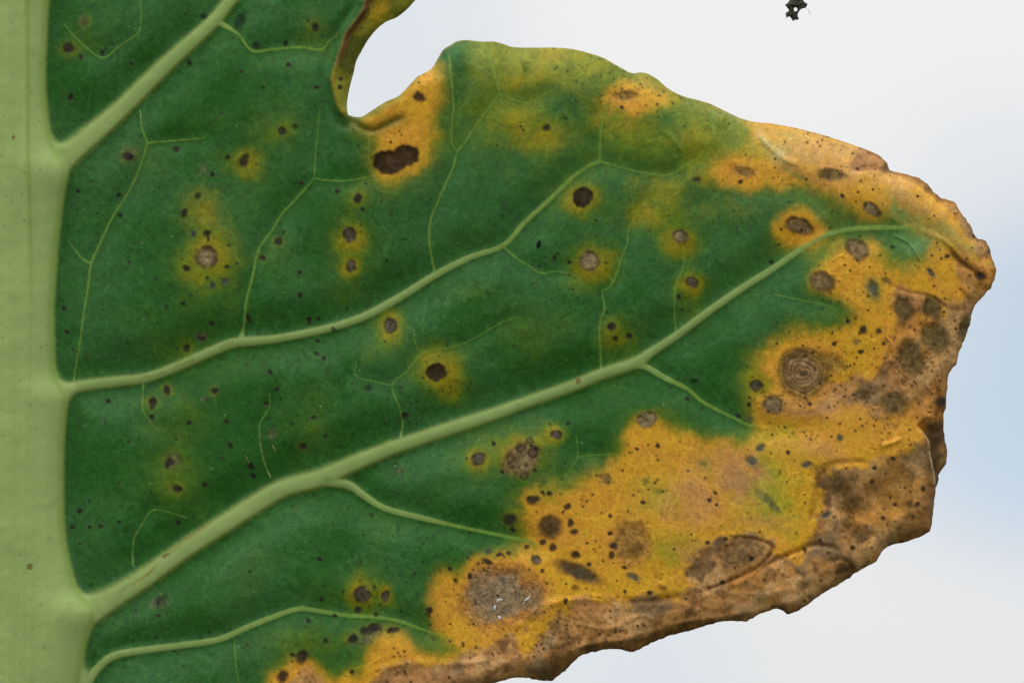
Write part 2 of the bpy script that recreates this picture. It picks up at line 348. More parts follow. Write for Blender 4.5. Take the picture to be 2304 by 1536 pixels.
Bright = [(1765, 905), (1800, 885), (1895, 848), (1975, 832), (1992, 780), (2012, 722), (2002, 672), (2012, 652), (2060, 660), (2120, 690), (2152, 700), (2172, 660), (2180, 622), (2132, 572),
  (2142, 550), (2190, 585), (2270, 590), (2230, 720), (2160, 870), (2160, 1050), (2072, 970), (2000, 942), (1930, 922), (1862, 907), (1805, 917)]
Btip = [(1930, 325), (1990, 340), (2020, 385), (2100, 405), (2170, 460), (2230, 540), (2220, 552), (2185, 545), (2128, 462), (2060, 412), (1990, 392), (1910, 384)]
Bbase = [(800, 1560), (850, 1502), (912, 1486), (980, 1492), (1030, 1486), (1130, 1440), (1185, 1455), (1120, 1580), (900, 1640)]
Bbase2 = [(640, 1560), (668, 1502), (718, 1506), (765, 1560)]
tip_patch = sst(46, 22, np.hypot(PX - 2222, PY - 556))
BRO = np.maximum.reduce([tip_patch, soft_poly(Bbottom, 15, 22), soft_poly(Bright, 16, 18), soft_poly(Btip, 9, 8), soft_poly(Bbase, 12, 12), soft_poly(Bbase2, 12, 10) * 0.8])
YEL = np.maximum(YEL, BRO)
DRY = BRO.copy()

# pillowing, folds and curl
H = 19 * sst(0, 95, QD) + 9 * n_lo + 1.7 * n_md * (1 + 0.9 * DRY) + 0.3 * n_hi + DRY * (2.0 * n_md + 1.1 * n_hi + 0.5 * n_vh)
Hm = 70 * (1 - np.exp(-np.clip(U + 4, 0, None) / 42))
H += - 2.0 * np.exp(-((PX - np.interp(PY, [0, 400, 700, 1600], [67, 70, 78, 60])) / 4.5) ** 2) * (U > 10)
vein_prof = np.clip(1 - (VN / 1.15) ** 2, 0, 1) ** 0.6 * VWs * (0.20 + 0.34 * sst(3, 10, VWs)) + 0.22 * VWs * np.exp(-VN ** 2 / 2.2)
Hv = np.maximum(16 * (1 - np.exp(-blur(vein_prof, 2.2) / 16)), 12 * blur(FIL, 6))
H += blur(np.maximum(Hm, Hv), 4)
t = np.clip(1 - RIMS / np.maximum(RIMW, 5), 0, 1.3)
H -= RIMC * t ** 2.2
# broad wave of the upper lobe: radiating folds by the sinus
H += 9 * np.exp(-((PX - 1000 - (PY - 110) * 0.05) / 26) ** 2) * sst(330, 130, PY) * (PX > 900)
H -= 10 * np.exp(-((PX - 1062 - (PY - 110) * -0.1) / 24) ** 2) * sst(320, 120, PY)
H += 8 * np.exp(-((PX - 1112 - (PY - 110) * 0.15) / 20) ** 2) * sst(260, 100, PY)

def line_field(pts, r=30):
    """distance to a polyline within r; taper 0..1 along the ends"""
    D = np.full((NY, NX), 1e3, np.float32); A = np.zeros((NY, NX), np.float32)
    P = spline(pts, 2.5); n = len(P)
    for i, p in enumerate(P):
        sl = win(p[0], p[1], r); d = np.hypot(PX[sl] - p[0], PY[sl] - p[1]); b = d < D[sl]
        D[sl][b] = d[b]; A[sl][b] = min(1, 6 * min(i, n - 1 - i) / n + 0.05)
    return D, A
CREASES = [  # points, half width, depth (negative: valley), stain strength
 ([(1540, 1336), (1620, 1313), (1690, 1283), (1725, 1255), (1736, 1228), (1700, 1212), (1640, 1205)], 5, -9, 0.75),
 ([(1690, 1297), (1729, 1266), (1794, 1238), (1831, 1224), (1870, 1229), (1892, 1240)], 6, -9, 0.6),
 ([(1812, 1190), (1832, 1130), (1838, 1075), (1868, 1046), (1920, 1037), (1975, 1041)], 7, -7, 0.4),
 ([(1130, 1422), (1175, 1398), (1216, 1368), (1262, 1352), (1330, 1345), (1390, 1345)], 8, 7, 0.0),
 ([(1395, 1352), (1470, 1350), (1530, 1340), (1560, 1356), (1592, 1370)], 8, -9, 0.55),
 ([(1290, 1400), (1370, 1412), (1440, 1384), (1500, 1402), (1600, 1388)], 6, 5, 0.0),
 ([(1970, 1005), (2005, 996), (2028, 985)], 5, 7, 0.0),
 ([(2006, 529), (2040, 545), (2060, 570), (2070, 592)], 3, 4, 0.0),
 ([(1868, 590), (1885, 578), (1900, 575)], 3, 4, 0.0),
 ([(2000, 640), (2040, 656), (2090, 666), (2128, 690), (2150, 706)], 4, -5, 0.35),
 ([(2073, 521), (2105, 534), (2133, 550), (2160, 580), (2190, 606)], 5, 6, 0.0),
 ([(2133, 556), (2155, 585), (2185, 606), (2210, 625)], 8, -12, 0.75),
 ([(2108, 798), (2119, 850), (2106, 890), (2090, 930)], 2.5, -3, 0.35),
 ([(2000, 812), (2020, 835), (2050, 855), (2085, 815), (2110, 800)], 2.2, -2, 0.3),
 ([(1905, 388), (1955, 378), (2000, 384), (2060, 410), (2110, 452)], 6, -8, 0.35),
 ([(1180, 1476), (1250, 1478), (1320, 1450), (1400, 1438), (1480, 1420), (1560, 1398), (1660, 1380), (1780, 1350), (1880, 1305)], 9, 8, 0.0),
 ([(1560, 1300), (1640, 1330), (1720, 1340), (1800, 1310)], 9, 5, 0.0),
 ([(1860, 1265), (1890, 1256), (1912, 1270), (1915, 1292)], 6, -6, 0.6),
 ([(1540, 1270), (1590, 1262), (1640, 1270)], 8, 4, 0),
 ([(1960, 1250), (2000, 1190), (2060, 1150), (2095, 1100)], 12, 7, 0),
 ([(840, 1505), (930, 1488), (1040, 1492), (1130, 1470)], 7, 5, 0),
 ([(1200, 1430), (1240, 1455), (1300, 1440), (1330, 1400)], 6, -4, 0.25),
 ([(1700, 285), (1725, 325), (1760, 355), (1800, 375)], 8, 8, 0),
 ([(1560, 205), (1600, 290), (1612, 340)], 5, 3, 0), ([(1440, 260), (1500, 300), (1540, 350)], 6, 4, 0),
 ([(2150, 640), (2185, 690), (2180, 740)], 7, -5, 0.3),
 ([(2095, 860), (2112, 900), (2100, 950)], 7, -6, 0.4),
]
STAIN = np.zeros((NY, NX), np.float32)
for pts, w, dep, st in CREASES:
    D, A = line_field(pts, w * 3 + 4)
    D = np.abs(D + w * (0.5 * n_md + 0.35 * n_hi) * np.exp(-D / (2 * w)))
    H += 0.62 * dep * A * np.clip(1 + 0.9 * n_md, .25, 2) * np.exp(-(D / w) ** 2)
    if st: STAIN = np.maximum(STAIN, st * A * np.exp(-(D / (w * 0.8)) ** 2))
# the margin folded behind on the right, with its pale fold line
fold_r = [(2062, 958), (2075, 971), (2088, 992), (2091, 1018), (2096, 1044), (2103, 1075), (2106, 1100)]
FOLDM = fill_poly([(2078, 940)] + fold_r + [(2150, 1100), (2150, 940)])
FOLDM = blur(FOLDM, 2.5) * sst(930, 975, PY)
H -= 20 * FOLDM
Dfr, Afr = line_field(fold_r, 16); H += 2 * Afr * np.exp(-(Dfr / 3) ** 2)
# the margin of the upper lobe rolled over itself beside the sinus
fold_l = [(1010, -165), (920, -90), (860, -40), (823, 0), (816, 21), (794, 52), (776, 78), (766, 109), (754, 148), (746, 180), (751, 203), (760, 240), (777, 263)]
CURL = fill_poly([(x, y) for x, y in spline(fold_l, 3)] + [(x, y) for x, y in margin_free[::-1]])
CURLs = blur(CURL, 3)
Dfl, Afl = line_field(fold_l, 60)
H += 12 * np.exp(-(np.clip(Dfl, 0, None) / 16) ** 2) * CURLs + 8 * np.exp(-(Dfl / 9) ** 2) * (1 - CURLs) - 6 * np.exp(-((Dfl - 20) / 12) ** 2) * (1 - CURLs)
print('shape', time.time() - T0)

# ------------------------------------------------------------------ colour of the tissue
def mix(A, B, m): return A + (B - A) * np.clip(m, 0, 1)[..., None]
C_green = col(34, 80, 28); C_dark = col(27, 70, 16); C_bloom = col(48, 88, 46); C_leaf = col(48, 90, 30)
C_yg = col(86, 106, 18); C_yel = col(187, 137, 32); C_ora = col(186, 127, 46); C_lime = col(134, 134, 34)
C_tan = col(156, 112, 64); C_brown = col(116, 82, 42); C_dkbr = col(58, 38, 16); C_pink = col(160, 116, 78)
bloom = fbm(150, 21, 5); n_b = fbm(60, 22, 4); n_f = fbm(7, 23, 2); n_g = fbm(4.6, 24, 1)
C = np.empty((NY, NX, 3), np.float32); C[:] = C_green
C = mix(C, C_bloom, sst(-0.45, 0.55, bloom + 0.3 * n_f + 0.2 * sst(0, 60, QD)) * 0.62)
C = mix(C, C_dark, sst(0.1, 0.9, -bloom + 0.3 * n_b) * 0.4)
C = mix(C, C_leaf, sst(0.1, 0.9, n_b) * 0.35)
def blob(x, y, rx, ry, rot=0):
    a = math.radians(rot); dx = PX - x + WX * 0.35 * rx; dy = PY - y + WY * 0.35 * ry
    u = (dx * math.cos(a) + dy * math.sin(a)) / rx; v = (-dx * math.sin(a) + dy * math.cos(a)) / ry
    return np.exp(-1.2 * (u * u + v * v))
YG = np.zeros((NY, NX), np.float32)
for x, y, rx, ry, k in [(470, 590, 60, 85, .8), (445, 490, 42, 55, .75), (555, 368, 46, 34, .7), (640, 300, 60, 42, .6), (705, 70, 45, 45, .5), (790, 560, 52, 95, .65), (810, 450, 45, 45, .6),
    (880, 430, 70, 34, .55), (1160, 280, 120, 80, .9), (1200, 165, 130, 65, .95), (1320, 190, 90, 100, .9), (1450, 330, 130, 80, .8), (1570, 320, 110, 90, .9), (1480, 450, 90, 70, .85), (1430, 230, 120, 60, .8),
    (1610, 470, 110, 40, .6), (390, 1065, 55, 65, .5), (400, 930, 70, 70, .4), (400, 790, 60, 40, .3), (875, 770, 60, 45, .5), (1200, 745, 90, 60, .3), (1325, 590, 60, 60, .5), (1555, 660, 40, 60, .5), (1400, 752, 48, 45, .6),
    (1130, 1010, 80, 60, .6), (815, 1345, 85, 50, .5), (700, 1450, 90, 45, .55), (1690, 890, 30, 90, .7), (1880, 715, 70, 30, .6), (980, 840, 62, 58, .5), (1360, 1050, 60, 30, .4),
    (620, 560, 40, 40, .25), (700, 940, 60, 60, .25), (340, 360, 40, 50, .25), (180, 100, 40, 30, .3), (1700, 320, 70, 50, .7), (1600, 290, 90, 50, .6), (950, 280, 60, 80, .5), (1240, 450, 30, 90, .2), (560, 1280, 40, 60, .2),
    (1980, 560, 60, 30, .4), (1180, 1150, 60, 60, .6), (1740, 470, 50, 40, .4), (1050, 660, 60, 20, .25), (1090, 150, 40, 50, .5)]:
    YG = np.maximum(YG, k * blob(x, y, rx, ry))
YG = np.maximum(YG, 0.9 * sst(0.02, 0.55, blur(YEL, 26) + 0.06 * n_b))
C = mix(C, C_yg, YG * (0.85 + 0.4 * n_b))
wash = sst(190, 30, RIMS) * sst(1020, 1120, PX) * sst(1760, 1640, PX) * (PY < 460)
C = mix(C, col(112, 116, 26), wash * np.clip(.62 + .45 * n_b + .2 * bloom, 0, .95))
YP = np.zeros((NY, NX), np.float32)
for x, y, rx, ry, k in [(1195, 165, 70, 34, .9), (1245, 125, 70, 26, .8), (1150, 140, 40, 40, .5), (1160, 280, 45, 40, .7), (1235, 300, 50, 34, .8), (1190, 320, 60, 20, .5), (1340, 170, 40, 36, .7), (1350, 240, 30, 44, .6), (1480, 430, 50, 34, .7), (1450, 480, 40, 30, .7),
    (1560, 310, 44, 40, .6), (1600, 240, 50, 20, .6), (1520, 225, 40, 26, .7), (1590, 400, 40, 24, .7), (1640, 470, 60, 20, .4), (475, 560, 50, 54, .9), (452, 485, 40, 42, .9), (560, 365, 26, 24, .7), (440, 620, 30, 26, .5), (785, 560, 24, 50, .5), (880, 415, 60, 18, .6), (955, 300, 40, 70, .6), (1290, 190, 40, 50, .4), (1420, 290, 60, 26, .4), (1690, 330, 40, 40, .6), (1380, 760, 26, 22, .4), (1215, 990, 30, 40, .6), (1110, 1030, 26, 30, .4)]:
    YP = np.maximum(YP, k * blob(x, y, rx, ry))
C = mix(C, col(128, 116, 18), YP * (.9 + .5 * n_b))
C = mix(C, C_yel, sst(0.18, 0.98, YEL + 0.05 * n_b))
orange = np.maximum.reduce([blob(1400, 245, 55, 30) * .9, blob(1330, 1120, 130, 90) * .55, blob(1860, 960, 160, 50) * .5, blob(1950, 640, 70, 90) * .6, blob(1600, 1050, 150, 60) * .5,
     blob(1700, 390, 90, 40) * .4, blob(1750, 840, 40, 60) * .5, blob(985, 1350, 30, 80) * .8, blob(920, 1470, 90, 30) * .6, 0.6 * sst(-0.2, 0.7, n_b)])
C = mix(C, C_ora, orange * YEL)
lime = np.maximum.reduce([blob(1730, 1105, 75, 85) * .95, blob(1470, 1110, 70, 60) * .6, blob(1500, 1240, 60, 45) * .75, blob(1720, 985, 70, 40) * .6, blob(1230, 1110, 50, 25) * .5, blob(1590, 1050, 30, 40) * .4,
     blob(2020, 578, 50, 22, 20) * .8, blob(1960, 650, 30, 38) * .55, blob(2080, 490, 60, 22, 25) * .5, blob(1730, 330, 40, 30) * .7, blob(1940, 770, 30, 20) * .25])
C = mix(C, C_lime, lime * YEL)
C = mix(C, col(84, 120, 72), blob(2060, 560, 34, 42, 40) * .9 + blob(1770, 340, 30, 16) * .5)
C = mix(C, C_pink, np.maximum.reduce([blob(1660, 1075, 55, 55) * .85, blob(1830, 915, 90, 26) * .8, blob(1940, 900, 80, 50) * .5, blob(1560, 1120, 70, 70) * .6, blob(1640, 1040, 70, 40) * .6, blob(1700, 1170, 60, 26) * .4, blob(1830, 1010, 60, 30) * .5, blob(1900, 345, 90, 30) * .6, blob(1860, 395, 80, 40) * .6,
      blob(2010, 420, 60, 25, 20) * .5, blob(1580, 1255, 60, 40) * .6]) * YEL)
C = mix(C, col(172, 136, 78), np.maximum.reduce([blob(1820, 330, 120, 50, 14) * .9, blob(1930, 370, 90, 40, 15) * .9, blob(2040, 440, 90, 46, 38) * .85, blob(2130, 530, 60, 40, 45) * .6]) * YEL)
C = mix(C, col(158, 152, 106), np.maximum(blob(1722, 318, 10, 34, -35), blob(1752, 352, 12, 30, -45)) * .7)
C = mix(C, col(120, 126, 66), blob(1640, 258, 70, 16, 22) * .5 + blob(1770, 300, 50, 12, 12) * .4 + blob(1470, 190, 40, 20, 25) * .4)
C = mix(C, col(72, 108, 62), np.maximum.reduce([blob(1700, 455, 100, 34) * .6, blob(1840, 470, 26, 60, -42) * .7, blob(1900, 465, 40, 40) * .5, blob(1640, 560, 60, 40) * .3]) * (1 - .8 * YEL))
C = mix(C, col(104, 126, 68), np.maximum.reduce([blob(2026, 476, 54, 9, 46), blob(2075, 500, 60, 14, 26) * .7, blob(2110, 520, 50, 14, 20) * .6, blob(1790, 395, 34, 8, 40) * .6]) * .85)
# dead brown tissue
dead = C_tan + (C_brown - C_tan) * sst(-0.5, 0.7, fbm(70, 31, 5))[..., None]
dead = mix(dead, C_pink, sst(0.15, 0.8, fbm(110, 33, 3)) * 0.55)
dead = mix(dead, C_dkbr, sst(0.25, 0.75, fbm(16, 34, 3) + 0.5 * fbm(60, 36, 2)) * 0.42)
dead = mix(dead, C_ora, sst(0.2, 0.8, fbm(80, 35, 3)) * 0.6)
dead = mix(dead, col(180, 142, 96), sst(0.1, 0.8, fbm(46, 37, 4)) * 0.6)
dead = mix(dead, col(104, 92, 68), sst(0.25, 0.8, fbm(58, 38, 4)) * 0.6)
dead = mix(dead, col(48, 34, 16), sst(0.45, 0.95, fbm(44, 39, 4)) * 0.6)
C = mix(C, dead, sst(0.18, 0.9, BRO + 0.10 * n_hi + .06 * n_f))
yellowish_end = np.maximum(blob(2020, 1120, 75, 90), blob(2080, 480, 70, 50)) * 0.55
C = mix(C, col(160, 114, 46), yellowish_end * BRO)
for x, y, rx, ry, rot, k in [(1883, 1090, 36, 30, 0, .6), (1915, 1130, 40, 34, 20, .5), (1900, 1280, 34, 24, 0, .75), (1385, 1452, 70, 12, -5, .8), (1250, 1512, 60, 14, -20, .6), (1560, 1412, 120, 10, -14, .5), (1480, 1362, 60, 12, 3, .5),
     (1560, 1368, 40, 12, 8, .6), (2170, 735, 18, 40, 10, .7), (2118, 900, 18, 40, 0, .75), (2108, 1030, 20, 70, 5, .9), (2208, 620, 22, 18, 0, .7), (2165, 585, 22, 12, 40, .7), (1180, 1505, 60, 10, 0, .5), (1860, 1170, 30, 20, 0, .4), (1905, 1185, 30, 20, 0, .4),
     (2225, 560, 8, 24, 10, .5), (1845, 1330, 60, 14, -30, .55), (1765, 1375, 14, 8, 0, .6), (1675, 1390, 40, 9, 0, .5), (2060, 400, 40, 8, 15, .4), (2200, 535, 14, 8, 0, .8), (1100, 1530, 60, 10, 0, .5), (2030, 880, 60, 60, 0, .25), (1700, 1330, 60, 20, 0, .25)]:
    C = mix(C, C_dkbr * (0.8 if k > .6 else 1.0), k * blob(x, y, rx, ry, rot) * (0.9 + 0.35 * n_hi) * np.maximum(BRO, FOLDM))
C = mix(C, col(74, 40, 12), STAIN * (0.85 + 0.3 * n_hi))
C = mix(C, C_dkbr, FOLDM * (0.55 + 0.4 * n_hi))
C = mix(C, col(190, 165, 125), Afr * np.exp(-(Dfr / 1.5) ** 2) * .5 * np.clip(1 + 1.2 * n_hi, 0, 1.6))
# dry rim
rimline = sst(10, 1, np.abs(RIMS)) * sst(0.1, 0.5, BRO)
C = mix(C, C_dkbr, rimline * 0.45)
C = mix(C, col(128, 112, 52), sst(6, 0, np.abs(RIMS)) * 0.55 * (1 - BRO) * (PX < 1950))
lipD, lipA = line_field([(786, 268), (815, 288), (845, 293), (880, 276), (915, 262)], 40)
C = mix(C, col(96, 92, 18), np.exp(-((lipD) / 17) ** 2) * .8 * lipA ** .3)  # olive lip and its dark line, with the lip's shadow painted in
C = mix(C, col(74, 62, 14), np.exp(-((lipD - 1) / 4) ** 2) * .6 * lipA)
H += -6 * lipA * np.exp(-(lipD / 8) ** 2)
C = mix(C, col(24, 66, 8), np.maximum.reduce([blob(440, 55, 60, 26, -20), blob(335, 135, 50, 30, -40), blob(250, 240, 60, 40, -40) * .6, blob(860, 650, 120, 40, -25) * .6, blob(1000, 890, 160, 30, -20) * .6, blob(900, 480, 60, 50) * .5]) * .6 * (1 - YEL))  # shade above the veins, painted as darker green
# rolled margin beside the sinus
Cc = mix(np.broadcast_to(col(104, 104, 22), C.shape), col(64, 70, 12), sst(-0.2, 0.7, n_b + 0.3 * n_hi))
Cc = mix(Cc, col(150, 116, 16), blob(850, 20, 24, 40, 20) * .9 + np.exp(-(Dfl / 5) ** 2) * .6)
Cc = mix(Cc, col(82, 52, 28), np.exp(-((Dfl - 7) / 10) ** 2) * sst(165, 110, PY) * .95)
Cc = mix(Cc, col(46, 32, 18), np.exp(-((Dfl - 9) / 7) ** 2) * np.exp(-((PY - 50) / 30) ** 2) * .8)  # brown beside the crease, with its shading painted into the colour
C = mix(C, Cc, CURLs)
print('tissue', time.time() - T0)

# ------------------------------------------------------------------ leaf spots: x, y, rx, ry, turn, kind, halo radius
SPOTS = [
 (888, 361, 54, 31, -14, 'D', 0), (466, 579, 25, 25, 0, 't', 62), (785, 528, 15, 17, 0, 'g', 42), (790, 600, 11, 13, 0, 'g', 30), (878, 733, 17, 18, 0, 'g', 40),
 (982, 836, 23, 20, -10, 'D', 58), (1312, 445, 23, 24, 0, 'D', 48), (1325, 586, 24, 22, -8, 't', 54), (1530, 532, 18, 17, 0, 't', 50), (1556, 636, 14, 14, 30, 'g', 34),
 (1377, 733, 9, 9, 0, 'd', 30), (1384, 761, 6, 6, 0, 'd', 18), (1415, 755, 6, 6, 0, 'd', 12), (944, 220, 15, 13, 20, 'd', 0), (1229, 288, 8, 8, 0, 'd', 34), (1410, 217, 28, 13, -12, 'o', 0),
 (1673, 385, 28, 13, 10, 'o', 0), (1870, 394, 36, 13, 4, 'O', 0), (1961, 472, 24, 14, 35, 't', 0), (1796, 508, 34, 20, 18, 'T', 0), (1927, 560, 30, 22, 40, 'T', 0),
 (1849, 633, 30, 25, 5, 'T', 0), (1963, 652, 14, 24, -25, 'b', 0), (1993, 632, 10, 14, -40, 'o', 0), (2031, 691, 22, 27, -20, 'O', 0), (2096, 691, 21, 24, -20, 'O', 0),
 (2103, 760, 33, 37, -20, 'O', 0), (2049, 806, 30, 42, -10, 'O', 0), (1806, 838, 60, 58, 0, 'R', 0), (2010, 907, 30, 26, 15, 'O', 0), (1936, 889, 16, 15, 0, 'o', 0),
 (1868, 818, 34, 22, 18, 'J', 0), (1739, 910, 24, 23, 0, 't', 0), (1703, 866, 15, 13, -15, 'g', 30), (1456, 943, 24, 19, -10, 't', 0), (1363, 1079, 14, 14, 0, 'o', 0), (1077, 1033, 16, 14, -30, 'g', 30),
 (1172, 1032, 46, 34, -38, 'M', 56), (1250, 976, 13, 10, -10, 'g', 30), (1200, 1125, 15, 11, -15, 'd', 0), (1147, 1169, 14, 15, 0, 'd', 26), (1237, 1185, 27, 28, 0, 'N', 0),
 (1206, 1260, 13, 11, 0, 'g', 0), (1293, 1247, 12, 9, 10, 'd', 0), (1420, 1220, 46, 52, -10, 'S', 0), (1302, 1284, 56, 18, 22, 'B', 0), (1424, 1297, 16, 8, 18, 'b', 0),
 (1130, 1342, 108, 74, -6, 'L', 0), (1674, 1245, 60, 38, -8, 'P', 0), (815, 1335, 19, 18, 0, 'g', 44), (869, 1340, 10, 13, 15, 'g', 26), (841, 1412, 19, 11, -15, 'd', 0),
 (818, 1416, 10, 10, 0, 'd', 0), (793, 1437, 9, 12, 35, 'd', 24), (830, 1430, 34, 15, -25, 'p', 34), (885, 1417, 13, 7, -10, 'd', 22), (681, 1476, 13, 16, 30, 'd', 0), (637, 1519, 11, 16, 15, 'd', 0),
 (1883, 1088, 30, 24, 20, 'q', 0), (1917, 1073, 15, 14, 0, 'q', 0), (1919, 1133, 20, 22, 0, 'q', 0), (1859, 1157, 13, 6, -40, 'b', 0), (1906, 1180, 15, 16, 0, 'q', 0),
 (1807, 1315, 13, 12, 0, 'q', 0), (2047, 1135, 9, 9, 0, 'q', 0), (1898, 1277, 26, 18, -30, 'q', 0), (2114, 902, 11, 12, 0, 'd', 0), (2168, 735, 12, 26, 15, 'O', 0), (2208, 622, 12, 10, 0, 'd', 0),
 (190, 50, 11, 14, 0, 'p', 20), (155, 107, 13, 12, 0, 'd', 30), (160, 220, 6, 9, 15, 'd', 0), (539, 49, 12, 20, 15, 'k', 0), (577, 104, 9, 8, 0, 'k', 0), (458, 38, 8, 7, -30, 'k', 0),
 (289, 352, 13, 8, 15, 'd', 26), (296, 346, 18, 16, 0, 'p', 0), (396, 336, 8, 7, 30, 'd', 0), (552, 362, 10, 15, 20, 'd', 34), (458, 385, 12, 12, 0, 'p', 0), (417, 479, 7, 10, 10, 'd', 0),
 (447, 441, 7, 7, 0, 'k', 0), (434, 525, 6, 9, 15, 'b', 0), (466, 524, 11, 8, -20, 'd', 0), (469, 537, 3, 9, 0, 'd', 0), (422, 603, 9, 7, 30, 'd', 0), (507, 633, 9, 9, 30, 'b', 0), (478, 642, 8, 7, 0, 'b', 0),
 (453, 758, 14, 14, 0, 'p', 0), (454, 763, 12, 7, 25, 'd', 0), (560, 719, 6, 10, -15, 'd', 0), (592, 581, 7, 5, 30, 'd', 12), (421, 783, 9, 8, 15, 'd', 20), (376, 877, 8, 9, 0, 'd', 20), (484, 877, 7, 8, 0, 'd', 16),
 (461, 897, 8, 8, 0, 'p', 0), (344, 906, 9, 13, 20, 'd', 22), (344, 938, 7, 7, 0, 'd', 0), (383, 1041, 10, 13, 20, 'd', 0), (390, 1034, 18, 20, 10, 'p', 30), (401, 1098, 12, 9, 20, 'd', 26), (565, 1049, 8, 8, 0, 'd', 0),
 (361, 1351, 11, 9, 25, 'k', 0), (345, 1357, 10, 9, 0, 'p', 0), (362, 1352, 18, 16, 0, 'p', 0), (636, 296, 9, 10, -30, 'd', 24), (665, 284, 7, 7, 0, 'k', 0), (711, 61, 8, 9, 0, 'd', 22),
 (806, 446, 8, 10, 0, 'd', 24), (628, 543, 10, 9, 0, 'd', 16), (612, 976, 15, 11, -20, 'p', 0), (680, 1003, 8, 8, 0, 'd', 14), (909, 933, 7, 8, 0, 'd', 0), (899, 1057, 11, 8, 0, 'p', 0),
 (830, 871, 9, 7, 0, 'k', 0), (1213, 550, 5, 9, 20, 'x', 0), (1096, 1264, 14, 6, 25, 'd', 0), (1124, 1245, 8, 5, -30, 'd', 0), (1096, 1239, 9, 8, 0, 'b', 0), (1057, 1294, 6, 6, 0, 'd', 0),
 (966, 1372, 6, 9, 15, 'd', 0), (806, 1370, 8, 9, 20, 'd', 0), (1284, 1175, 8, 9, 0, 'd', 0), (1291, 1195, 9, 7, 20, 'd', 0), (1243, 1230, 9, 9, 0, 'd', 0), (1221, 1219, 7, 6, 0, 'd', 0), (1276, 1139, 7, 7, 0, 'd', 0),
 (1381, 1227, 10, 8, 20, 'd', 0), (1376, 1247, 7, 8, 0, 'd', 0), (1562, 856, 8, 6, 0, 'k', 0), (1659, 936, 8, 5, 20, 'd', 0), (1687, 940, 8, 9, 0, 'p', 0), (1712, 1007, 13, 8, -15, 'b', 0), (1690, 1038, 16, 12, 30, 'b', 0),
 (1452, 1083, 11, 8, 0, 'v', 0), (1485, 1106, 9, 7, 0, 'v', 0), (1583, 1044, 8, 6, 0, 'v', 0), (2092, 616, 6, 13, -35, 'b', 0), (1940, 742, 9, 9, 0, 'd', 16), (1975, 746, 7, 8, 0, 'd', 12), (1924, 769, 8, 8, 0, 'o', 0),
 (1936, 791, 7, 6, 0, 'd', 0), (1815, 1044, 12, 7, 0, 'b', 0), (1887, 985, 8, 8, 30, 'b', 0), (1566, 405, 10, 6, 0, 'k', 0), (1185, 151, 12, 18, 15, 'v', 0), (1622, 281, 16, 14, 0, 'v', 0), (1295, 1321, 10, 6, 0, 'q', 0),
 (1489, 1322, 10, 7, 20, 'q', 0), (1720, 1118, 22, 10, 35, 'p', 0), (1742, 1140, 18, 8, 40, 'p', 0), (73, 1270, 6, 7, 0, 'r', 0), (374, 1250, 9, 4, -30, 'r', 0), (1299, 858, 5, 7, 20, 'r', 0), (36, 314, 3, 6, 5, 'r', 0),
]
SPOTS += [(x, y, 5.5, 5, 20, 'd', 0) for x, y in [(232, 120), (298, 145), (427, 142), (268, 440), (270, 485), (513, 354), (480, 391), (513, 600), (467, 626), (375, 690), (415, 682), (145, 692), (151, 748), (479, 728),
  (426, 951), (510, 949), (245, 903), (518, 1001), (462, 1089), (180, 1148), (163, 1185), (203, 1184), (228, 1182), (268, 1172), (402, 1176), (357, 1385), (651, 146), (714, 199), (594, 198), (768, 180), (766, 198), (758, 431),
  (816, 471), (680, 413), (677, 612), (675, 666), (694, 717), (697, 726), (715, 715), (749, 741), (716, 765), (712, 795), (729, 807), (607, 836), (624, 875), (598, 906), (706, 937), (731, 980), (1112, 997), (846, 1381), (753, 1383),
  (724, 1348), (693, 1394), (719, 1256), (660, 1471), (732, 1439), (1013, 1279), (1025, 1303), (792, 1508), (1397, 242), (1664, 410), (1248, 580), (1281, 591), (1528, 667), (1277, 951), (1547, 897), (1685, 911), (1220, 1108),
  (1235, 1108), (1446, 1130), (1594, 1122), (1608, 1109), (1153, 1191), (1373, 1159), (1371, 1197), (1405, 1275), (1325, 1269), (1185, 1232), (1144, 1243), (1221, 1284), (1691, 1256), (1631, 1210), (1591, 1219), (1461, 1331),
  (1406, 1329), (1626, 1308), (1271, 1350), (2008, 556), (1894, 440), (1734, 589), (1906, 721), (1874, 774), (1987, 774), (1821, 909), (1772, 1018), (1915, 1229), (2065, 1135), (2009, 1030), (2077, 1097), (1966, 1052), (1960, 1082),
  (1844, 1213), (1986, 1165), (1810, 1234), (2013, 1134), (2130, 578), (1130, 1060), (1202, 1056), (178, 429), (1432, 1010), (1479, 1002), (1207, 1008), (183, 129), (643, 96), (570, 1069)]]
TINY = [(694, 48), (318, 307), (544, 163), (500, 256), (185, 271), (534, 592), (516, 552), (354, 629), (430, 664), (293, 591), (401, 786), (164, 786), (238, 948), (289, 992), (203, 1126), (501, 1028), (397, 987), (270, 1087), (339, 1106),
  (180, 1222), (306, 1373), (299, 1439), (352, 1433), (564, 1283), (806, 329), (639, 522), (859, 454), (780, 694), (870, 587), (633, 898), (901, 873), (952, 851), (939, 954), (659, 953), (768, 1003), (1052, 1031), (771, 1330), (844, 1320),
  (934, 1290), (1057, 1197), (910, 1508), (1013, 1441), (1042, 1445), (1173, 284), (1178, 292), (1272, 268), (1342, 498), (1213, 598), (1534, 696), (1519, 731), (1280, 617), (1289, 651), (1366, 701), (1237, 954), (1577, 919), (1508, 872),
  (1401, 1057), (1321, 1127), (1342, 1069), (1547, 1059), (1320, 1221), (1357, 1260), (1312, 1139), (1810, 894), (1898, 892), (1939, 957), (1765, 961), (2101, 643), (2057, 741), (1823, 987), (2035, 1095), (2117, 581), (1195, 1003), (78, 683)]
